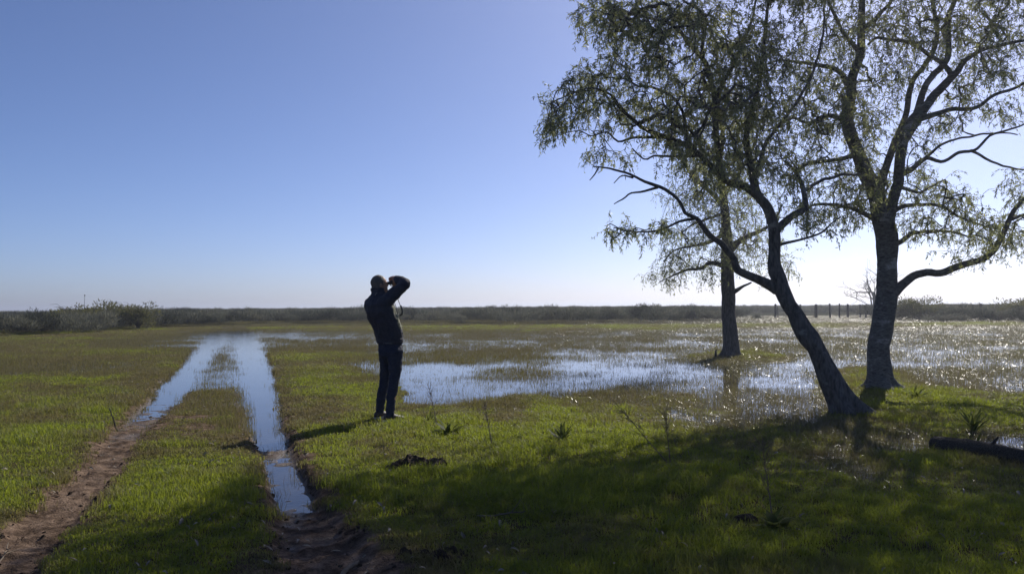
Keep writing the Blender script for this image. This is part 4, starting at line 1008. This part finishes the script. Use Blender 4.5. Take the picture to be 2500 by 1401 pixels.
    loft(bm, [ring((x, y, z), r, f, a, b, 28) for x, y, z, a, b in J])
    for s, e, w_ in ((shR, elR, wrR), (shL, elL, wrL)):
        p, q = lerp_pts([s - (e - s) * .1, (s + e) / 2, e], [.088, .080, .070]); limb_(bm, p, q); p, q = lerp_pts([e, (e + w_) / 2, w_ + (e - w_) * .10], [.070, .062, .046]); limb_(bm, p, q)
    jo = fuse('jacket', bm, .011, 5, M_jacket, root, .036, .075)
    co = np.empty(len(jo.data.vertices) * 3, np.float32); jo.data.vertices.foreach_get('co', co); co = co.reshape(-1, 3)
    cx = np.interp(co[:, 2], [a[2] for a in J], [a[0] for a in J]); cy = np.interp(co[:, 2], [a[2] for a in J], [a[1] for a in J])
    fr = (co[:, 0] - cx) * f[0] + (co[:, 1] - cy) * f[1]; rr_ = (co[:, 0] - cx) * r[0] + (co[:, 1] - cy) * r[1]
    fattr(jo.data, 'front', sstep(.030, .065, fr) * (co[:, 2] < 1.45) * (co[:, 2] > 1.16) * (rr_ < .26))  # mask for the sunlit chest, painted as a paler tone
    # ribbed hem, collar rim, cuffs
    def band(name, c, a, b, r0, mat, parent, ax=r, ay=f, k=40):
        P = np.array(ring(c, ax, ay, a, b, k) + ring(c, ax, ay, a, b, k)[:2]); T = Tubes(); T.add(P, np.full(len(P), r0), 8, 0, False); return ob(name, T.mesh(name, mat), parent)
    for i in range(3): band('hem_rib', (.012, .0, 1.030 - i * .018), .195 - .002 * i, .150 - .002 * i, .011, M_jacket, jo)
    band('collar_rim', (-.131, -.066, 1.668), .082, .082, .007, M_jacket, jo)
    # small pale emblem below the collar, on the back
    cb = np.array([-.112, -.072, 1.60]); n_ = -f * .75 + r * .66; n_ /= np.linalg.norm(n_); tx = np.cross(up, n_)
    c0 = cb + n_ * .120 + up * .0
    pts = [(-.014, -.022), (-.008, -.004), (.004, .010), (.018, .014), (.017, .008), (.006, .003), (-.003, -.008), (-.008, -.022)]
    V = [c0 + tx * x + up * z + n_ * d for d in (.0, .006) for x, z in pts]; k = len(pts)
    ob('emblem', mesh_np('emblem', V, [list(range(k))[::-1], list(range(k, 2 * k))] + [[i, (i + 1) % k, k + (i + 1) % k, k + i] for i in range(k)], M_print), jo)
    # jeans
    bm = bmesh.new()
    loft(bm, [ring((x, y, z), r, f, a, b, 24) for x, y, z, a, b in [(.022, .003, .80, .150, .130), (.024, .0, .87, .178, .150), (.018, .0, .95, .172, .140), (.013, .0, 1.02, .168, .128)]])
    for h, k_, a in ((hipR, kR, aR), (hipL, kL, aL)):
        p, q = lerp_pts([h - up * .02, (h + k_) / 2 + f * .012, k_, (k_ + a) / 2 - f * .012, a + up * .005], [.108, .088, .068, .061, .053]); limb_(bm, p, q)
    je = fuse('jeans', bm, .011, 4, M_jeans, root, .032, .06)
    band('waistband', (.015, .0, .985), .177, .139, .016, M_jeans, je)
    for q in (-.5, .35): 
        p = np.array([.02, 0, .88]) + r * .178 * math.sin(q) * 1.0 - f * .152 * math.cos(q)
    # waistband lettering, bent round the back of the waist
    cu = bpy.data.curves.new('lettering', 'FONT'); cu.body = 'T RAGS'; cu.size = .036; cu.extrude = .001; cu.align_x = 'CENTER'
    to = bpy.data.objects.new('lettering_raw', cu); COL.objects.link(to); dg = bpy.context.evaluated_depsgraph_get(); tm = bpy.data.meshes.new_from_object(to.evaluated_get(dg)); bpy.data.objects.remove(to)
    for v in tm.vertices:
        a0 = math.atan2(-.62, .55) + (v.co.x) / .165; A, Bq = .177 + .0175, .139 + .0175   # angle in (r, f) axes
        p = np.array([.015, 0, .975]) + r * (A + v.co.z) * math.cos(a0) + f * (Bq + v.co.z) * math.sin(a0) + up * v.co.y; v.co = p
    tm.materials.append(M_print); ob('lettering', tm, je)
    # shoes
    for a, d in ((aR, f), (aL, np.array([.55, .83, 0]))):
        s = np.cross(d, up); sh = empty('shoe', (0, 0, 0)); sh.parent = root
        bm = bmesh.new(); R_ = []
        for t, hw, h in ((-.085, .020, .055), (-.075, .034, .075), (-.03, .040, .095), (.03, .041, .092), (.08, .044, .070), (.14, .047, .052), (.18, .042, .042), (.205, .026, .032)):
            c = np.array([a[0], a[1], .016]) + d * t; R_.append([tuple(c + s * hw * math.cos(q) * (1 if math.sin(q) < .3 else .85) + up * max(0, (math.sin(q) * .5 + .5)) * h) for q in np.arange(14) / 14 * 6.2832])
        loft(bm, R_); me = bpy.data.meshes.new('upper'); bmesh.ops.recalc_face_normals(bm, faces=bm.faces[:]); bm.to_mesh(me); bm.free(); me.materials.append(M_shoe); me.polygons.foreach_set('use_smooth', np.ones(len(me.polygons), bool)); ob('upper', me, sh)
        bm = bmesh.new(); out = [(-.09, .022), (-.075, .038), (-.03, .043), (.03, .043), (.08, .047), (.14, .050), (.185, .044), (.212, .024)]
        pl = [np.array([a[0], a[1], 0]) + d * t + s * w_ for t, w_ in out] + [np.array([a[0], a[1], 0]) + d * t - s * w_ for t, w_ in out[::-1]]
        loft(bm, [[tuple(p - up * .015) for p in pl], [tuple(p + up * .024) for p in pl]]); me = bpy.data.meshes.new('sole'); bmesh.ops.recalc_face_normals(bm, faces=bm.faces[:]); bm.to_mesh(me); bm.free(); me.materials.append(M_sole); ob('sole', me, sh)
    # binoculars, held to the eyes
    wb = np.array(root.location); bi = empty('binoculars', tuple(wb + eye + gz * .02)); tag(bi, 'black binoculars with neck strap held up to the man\'s eyes', 'binoculars')
    o0 = eye + gz * .02
    for s in (1, -1):
        c = gs * .034 * s; T = Tubes(); T.add([c + gz * .03, c + gz * .05, c + gz * .10, c + gz * .135, c + gz * .155], [.020, .026, .028, .031, .032], 18); ob('barrel', T.mesh('barrel', M_black), bi)
        T = Tubes(); T.add([c - gz * .012, c + gz * .0, c + gz * .032], [.019, .021, .018], 16); ob('eyepiece', T.mesh('eyepiece', M_black), bi)
    T = Tubes(); T.add([gz * .05 + gs * .03, gz * .05, gz * .05 - gs * .03], [.014, .016, .014], 10); T.add([gz * .11 + gs * .03, gz * .11, gz * .11 - gs * .03], [.010, .011, .010], 10); T.add([gz * .03, gz * .13], [.010, .010], 10); ob('bridge', T.mesh('bridge', M_black), bi)
    hang = np.array([(.075, -.02, 1.70), (.105, -.05, 1.60), (.128, -.06, 1.525), (.155, -.06, 1.455), (.178, -.06, 1.405), (.176, -.06, 1.345), (.145, -.05, 1.325), (.115, -.03, 1.36), (.08, .0, 1.47), (.02, .03, 1.56), (-.04, .03, 1.62)]) - o0
    C = catmull(hang, .012); T = Tubes(); T.add(C, np.full(len(C), .0042), 6); st = ob('strap', T.mesh('strap', M_black), bi)
    pd = catmull(np.array([(.158, -.062, 1.452), (.178, -.062, 1.405), (.178, -.062, 1.35), (.150, -.055, 1.326)]) - o0, .012); T = Tubes(); T.add(pd, np.full(len(pd), .012), 10); ob('strap_pad', T.mesh('strap_pad', M_black), st)
build_man()
